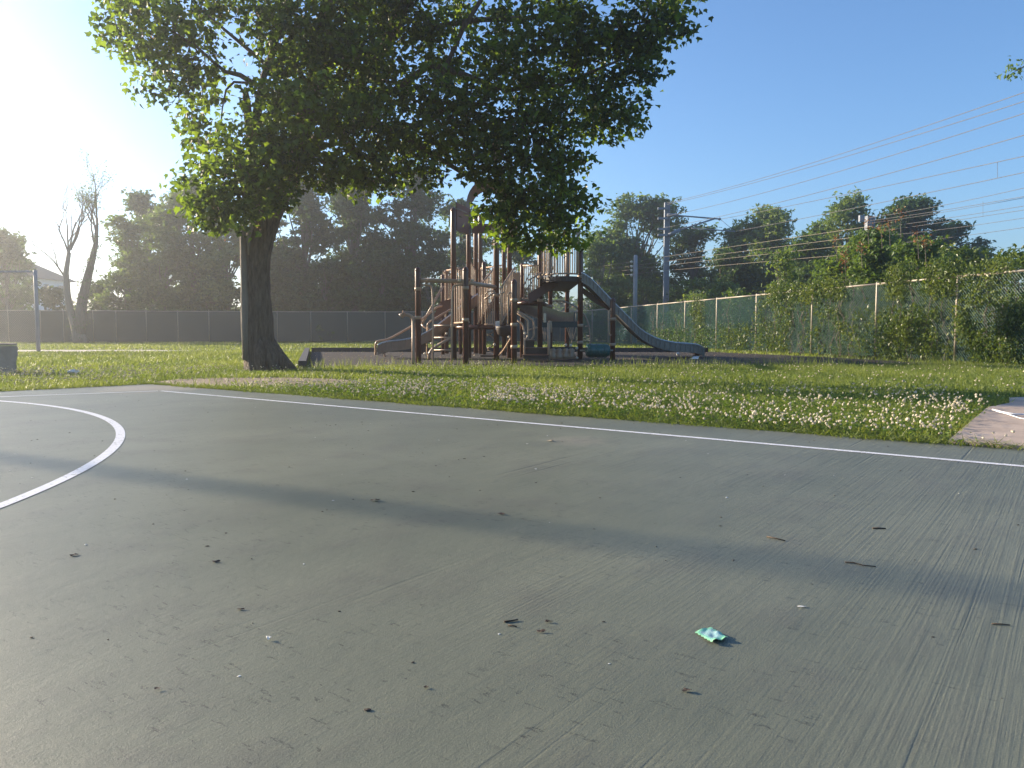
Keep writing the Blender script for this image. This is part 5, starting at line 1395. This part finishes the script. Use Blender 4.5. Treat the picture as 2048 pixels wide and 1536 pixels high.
# tan block at the left edge
c0 = gp(36, 746); Yb = c0.y
bk = empty('stone_block', (c0.x - .45, Yb + .3, 0), 'squat tan weathered block at the left edge of the lawn', 'block')
top = pt(36, 692, Yb).z
prof = [(-.95, -.05), (-.02, -.05), (-.02, top * .45), (-.008, top * .5), (-.004, top * .62), (.012, top * .64), (.015, top - .02), (-.005, top), (-.95, top + .01)]
fx, fd = Vector((.86, -.1, 0)).normalized(), Vector((-.36, .48, 0)); o0 = Vector((c0.x, Yb, 0)); nP = len(prof)
mb = MB(); mb.add([o0 + fx * x + Vector((0, 0, z)) for x, z in prof] + [o0 + fx * x + fd + Vector((0, 0, z - .01)) for x, z in prof], [tuple(range(nP)), tuple(reversed(range(nP, 2 * nP)))] + [(i, nP + i, nP + (i + 1) % nP, (i + 1) % nP) for i in range(nP)])
mb.build('body', M['block'], bk)
mb = MB(); mb.box(o0 + fx * -.48 + fd * .5 + Vector((0, 0, top + .024)), fx * .485, fd * .51, (0, 0, .016)); mb.build('cap', M['block'], bk)
# candy wrapper on the court
q0, q1, q2, q3 = gp(1390, 1266), gp(1422, 1256), gp(1456, 1281), gp(1424, 1289)
nx, ny = 16, 10; vs = []; uvs = []
for j in range(ny + 1):
    for i in range(nx + 1):
        s, t = i / nx, j / ny; p = q0.lerp(q1, t).lerp(q3.lerp(q2, t), s)
        z = .0025 + .0065 * s ** 2 * (.6 + .4 * math.sin(9 * t)) + .0035 * abs(math.sin(7 * s + 4 * t)) * math.sin(math.pi * t) + .006 * math.exp(-((s - .55) / .12) ** 2 - ((t - .8) / .2) ** 2)
        jag = .0018 * math.sin(i * 4.1 + j * 2.3) if i in (0, nx) or j in (0, ny) else 0
        vs.append((p.x + jag, p.y + jag * .6, z)); uvs.append((s, t))
fs = [(j * (nx + 1) + i, j * (nx + 1) + i + 1, (j + 1) * (nx + 1) + i + 1, (j + 1) * (nx + 1) + i) for j in range(ny) for i in range(nx)]
nv = len(vs); vs2 = vs + [(x, y, z - .0006) for x, y, z in vs]
mb = MB(); mb.add(vs2, fs + [tuple(reversed([k + nv for k in f])) for f in fs], True)
me = mb.mesh('candy_wrapper'); ul = me.uv_layers.new(name='UVMap')
for l in me.loops: ul.data[l.index].uv = uvs[l.vertex_index % nv]
tag(link('candy_wrapper', me, M['wrapper'], origin=q0), 'crinkled green and blue foil wrapper lying on the court', 'wrapper')
# twigs, dead leaves, petals that can be made out one by one
def twig(label, uv, r, m='twig', name='twig', cat='twig', z=.002):
    P = [gp(u, v, z + random.uniform(0, .001)) for u, v in uv]; mb = MB(); mb.tube(P, [r * (1 - .5 * i / len(P)) for i in range(len(P))], 5)
    return tag(mb.build(name, M[m], origin=P[0]), label, cat, 'debris on the court')
twig('thin forked twig on the court right of the long soft shadow', [(1690, 1124), (1708, 1125), (1725, 1130), (1752, 1133)], .0022)
twig('pale and dark twig on the court above the long shadow', [(1534, 1073), (1550, 1076), (1570, 1081)], .0028)
twig('short dark twig on the court far right', [(1984, 1247), (2004, 1248), (2020, 1250)], .002)
twig('dark twig pair upper piece near the court centre', [(1008, 1243), (1024, 1241), (1036, 1239)], .0026)
twig('dark twig pair lower piece near the court centre', [(1016, 1250), (1026, 1251), (1034, 1253)], .002)
twig('thin twig lying farther up the right of the court', [(1745, 1056), (1760, 1056), (1772, 1057)], .003)
def flake(name, label, cat, u, v, s, m, seed, ang=0.0, flat=.35, elong=2.0):
    rr = random.Random(seed); c = gp(u, v, .002); n = 9; vs = [(c.x, c.y, s * .35 + .002)]
    for k in range(n):
        a = 2 * math.pi * k / n; rad = s * rr.uniform(.6, 1.1); x, y = rad * elong * math.cos(a), rad * math.sin(a)
        vs.append((c.x + x * math.cos(ang) - y * math.sin(ang), c.y + x * math.sin(ang) + y * math.cos(ang), .0015 + s * rr.uniform(0, flat)))
    mb = MB(); mb.add(vs, [(0, 1 + k, 1 + (k + 1) % n) for k in range(n)] + [tuple(reversed(range(1, n + 1)))]); return tag(mb.build(name, M[m], origin=c), label, cat, 'debris on the court')
flake('dead_leaf', 'black curled leaf on the court below the foil wrapper', 'leaf', 1374, 1381, .006, 'deadleaf', 1, -.2, .8)
flake('dead_leaf', 'dark leaf scrap inside the long shadow at left', 'leaf', 750, 1001, .013, 'deadleaf', 2, 0, .6, 1.6)
flake('dead_leaf', 'dark leaf scrap just above the middle of the long shadow', 'leaf', 1004, 1028, .010, 'deadleaf', 3, -.3, .6, 1.8)
flake('dead_leaf', 'small black scrap right of the twig pair', 'leaf', 1098, 1243, .006, 'deadleaf', 4, .1, .8, 1.8)
flake('dead_leaf', 'small black scrap below and right of the twig pair', 'leaf', 1083, 1263, .006, 'deadleaf', 5, -.2, .8, 1.8)
flake('dead_leaf', 'dark scrap at the lower left of the court', 'leaf', 315, 1378, .005, 'deadleaf', 6, 0, .8, 1.6)
flake('dead_leaf', 'dark scrap at the lower centre of the court', 'leaf', 852, 1374, .005, 'deadleaf', 7, .3, .8, 1.3)
flake('dead_leaf', 'dark scrap above the pale petal', 'leaf', 483, 1218, .006, 'deadleaf', 8, .1, .6, 2.2)
flake('dead_leaf', 'dark scrap left of the long shadow on the pale court', 'leaf', 432, 1123, .009, 'deadleaf', 9, .2, .6, 1.8)
flake('dead_leaf', 'two lobed dark scrap at the far left of the court', 'leaf', 148, 1110, .008, 'deadleaf', 10, .5, .6, 2)
flake('petal', 'pale pink petal tuft on the left of the court', 'petal', 537, 1278, .007, 'paper', 11, 0, 1.2, 1)
flake('petal', 'pale fallen petal on the court right of the wrapper', 'petal', 1604, 1213, .006, 'paper', 12, 0, .3, 2.2)
flake('petal', 'tiny pale chip near the scuffed patch by the sideline', 'petal', 1102, 882, .022, 'sand', 13, 0, .5, 1.2)
# crumbs nobody could count
nC = 330
Pc = np.c_[rng.uniform(-6, 5, 4000), rng.uniform(1.3, 9, 4000)]; Pc = Pc[inside([(p.x, p.y) for p in court_poly], Pc) & (np.abs(Pc[:, 0]) < .7 * Pc[:, 1] + .3)][:nC]
nC = len(Pc); s_ = rng.uniform(.0010, .0030, nC)
V = np.c_[Pc, s_ * .5][:, None] + iv[None] * np.c_[s_ * rng.uniform(.8, 2.6, nC), s_ * rng.uniform(.8, 1.6, nC), s_ * .6][:, None] * (1 + .3 * rng.normal(size=(nC, 12, 1)))
T = (it[None] + (np.arange(nC) * 12)[:, None, None]).reshape(-1, 3)
cut = int(nC * .85) * 20
tag(link('grit', arr_mesh('grit', V.reshape(-1, 3)[:int(nC * .85) * 12], T[:cut]), M['twig']), 'dark crumbs of bark and soil on the court', 'grit', kind='stuff')
V2 = V.reshape(-1, 3)[int(nC * .85) * 12:]; T2_ = T[cut:] - int(nC * .85) * 12
tag(link('pebbles', arr_mesh('pebbles', V2, T2_), M['paper']), 'tiny pale specks on the court', 'pebbles', kind='stuff')
# mulch litter
nL = 700; Pm = np.c_[rng.uniform(-6, 8, 3000), rng.uniform(14, 25, 3000)]; Pm = Pm[inside(pad_poly, Pm)][:nL]
V, T, t = leaf_cloud(np.c_[Pm, np.full(len(Pm), .004)], rng.uniform(.02, .06, len(Pm)), OVAL, 1.5, 0)
tag(link('mulch_litter', arr_mesh('mulch_litter', V, T, t), M['mapleseed']), 'dry leaf litter sprinkled on the mulch', 'litter', kind='stuff')
# poles left of the frame whose shadows cross the court
def lamp_post(label, x, y, r, H):
    o = empty('light_pole', (x, y, 0), label, 'pole')
    mb = MB(); mb.tube([(x, y, -.2), (x, y, H * .5), (x, y, H)], [r, r * .9, r * .7], 12); mb.build('shaft', M['oldwood'], o)
    mb = MB(); mb.tube([(x, y, H - .3), (x + .8, y - .4, H + .1), (x + 1.6, y - .8, H + .15)], .04, 8); mb.build('arm', M['polegrey'], o)
    mb = MB(); mb.box((x + 1.8, y - .9, H + .13), (.25, -.12, 0), (.06, .12, 0), (0, 0, .06)); mb.build('lamp_head', M['polegrey'], o)
lamp_post('wooden light pole left of the frame casting the long soft shadow', -0.04 - .883 * 31, 2.68 + .469 * 31, .078, 9.6)

# ================================================================== ADDED HAZE
hz = MB(); hz.box((0, 110, 6.2), (246, 0, 0), (0, 156, 0), (0, 0, 8.0))  # air volume added to imitate lens glare veiling the left side
hm = bpy.data.materials.new('added_haze_air'); hm.use_nodes = True
hn = hm.node_tree; hn.nodes.remove(hn.nodes['Principled BSDF'])
pv = hn.nodes.new('ShaderNodeVolumePrincipled')
pv.inputs['Color'].default_value = (0.93, 0.96, 1.0, 1); pv.inputs['Density'].default_value = 0.0022; pv.inputs['Anisotropy'].default_value = 0.76
hn.links.new(pv.outputs['Volume'], hn.nodes['Material Output'].inputs['Volume'])
tag(hz.build('haze', hm), 'thin haze added to lift the left side like lens glare', 'haze', kind='stuff')
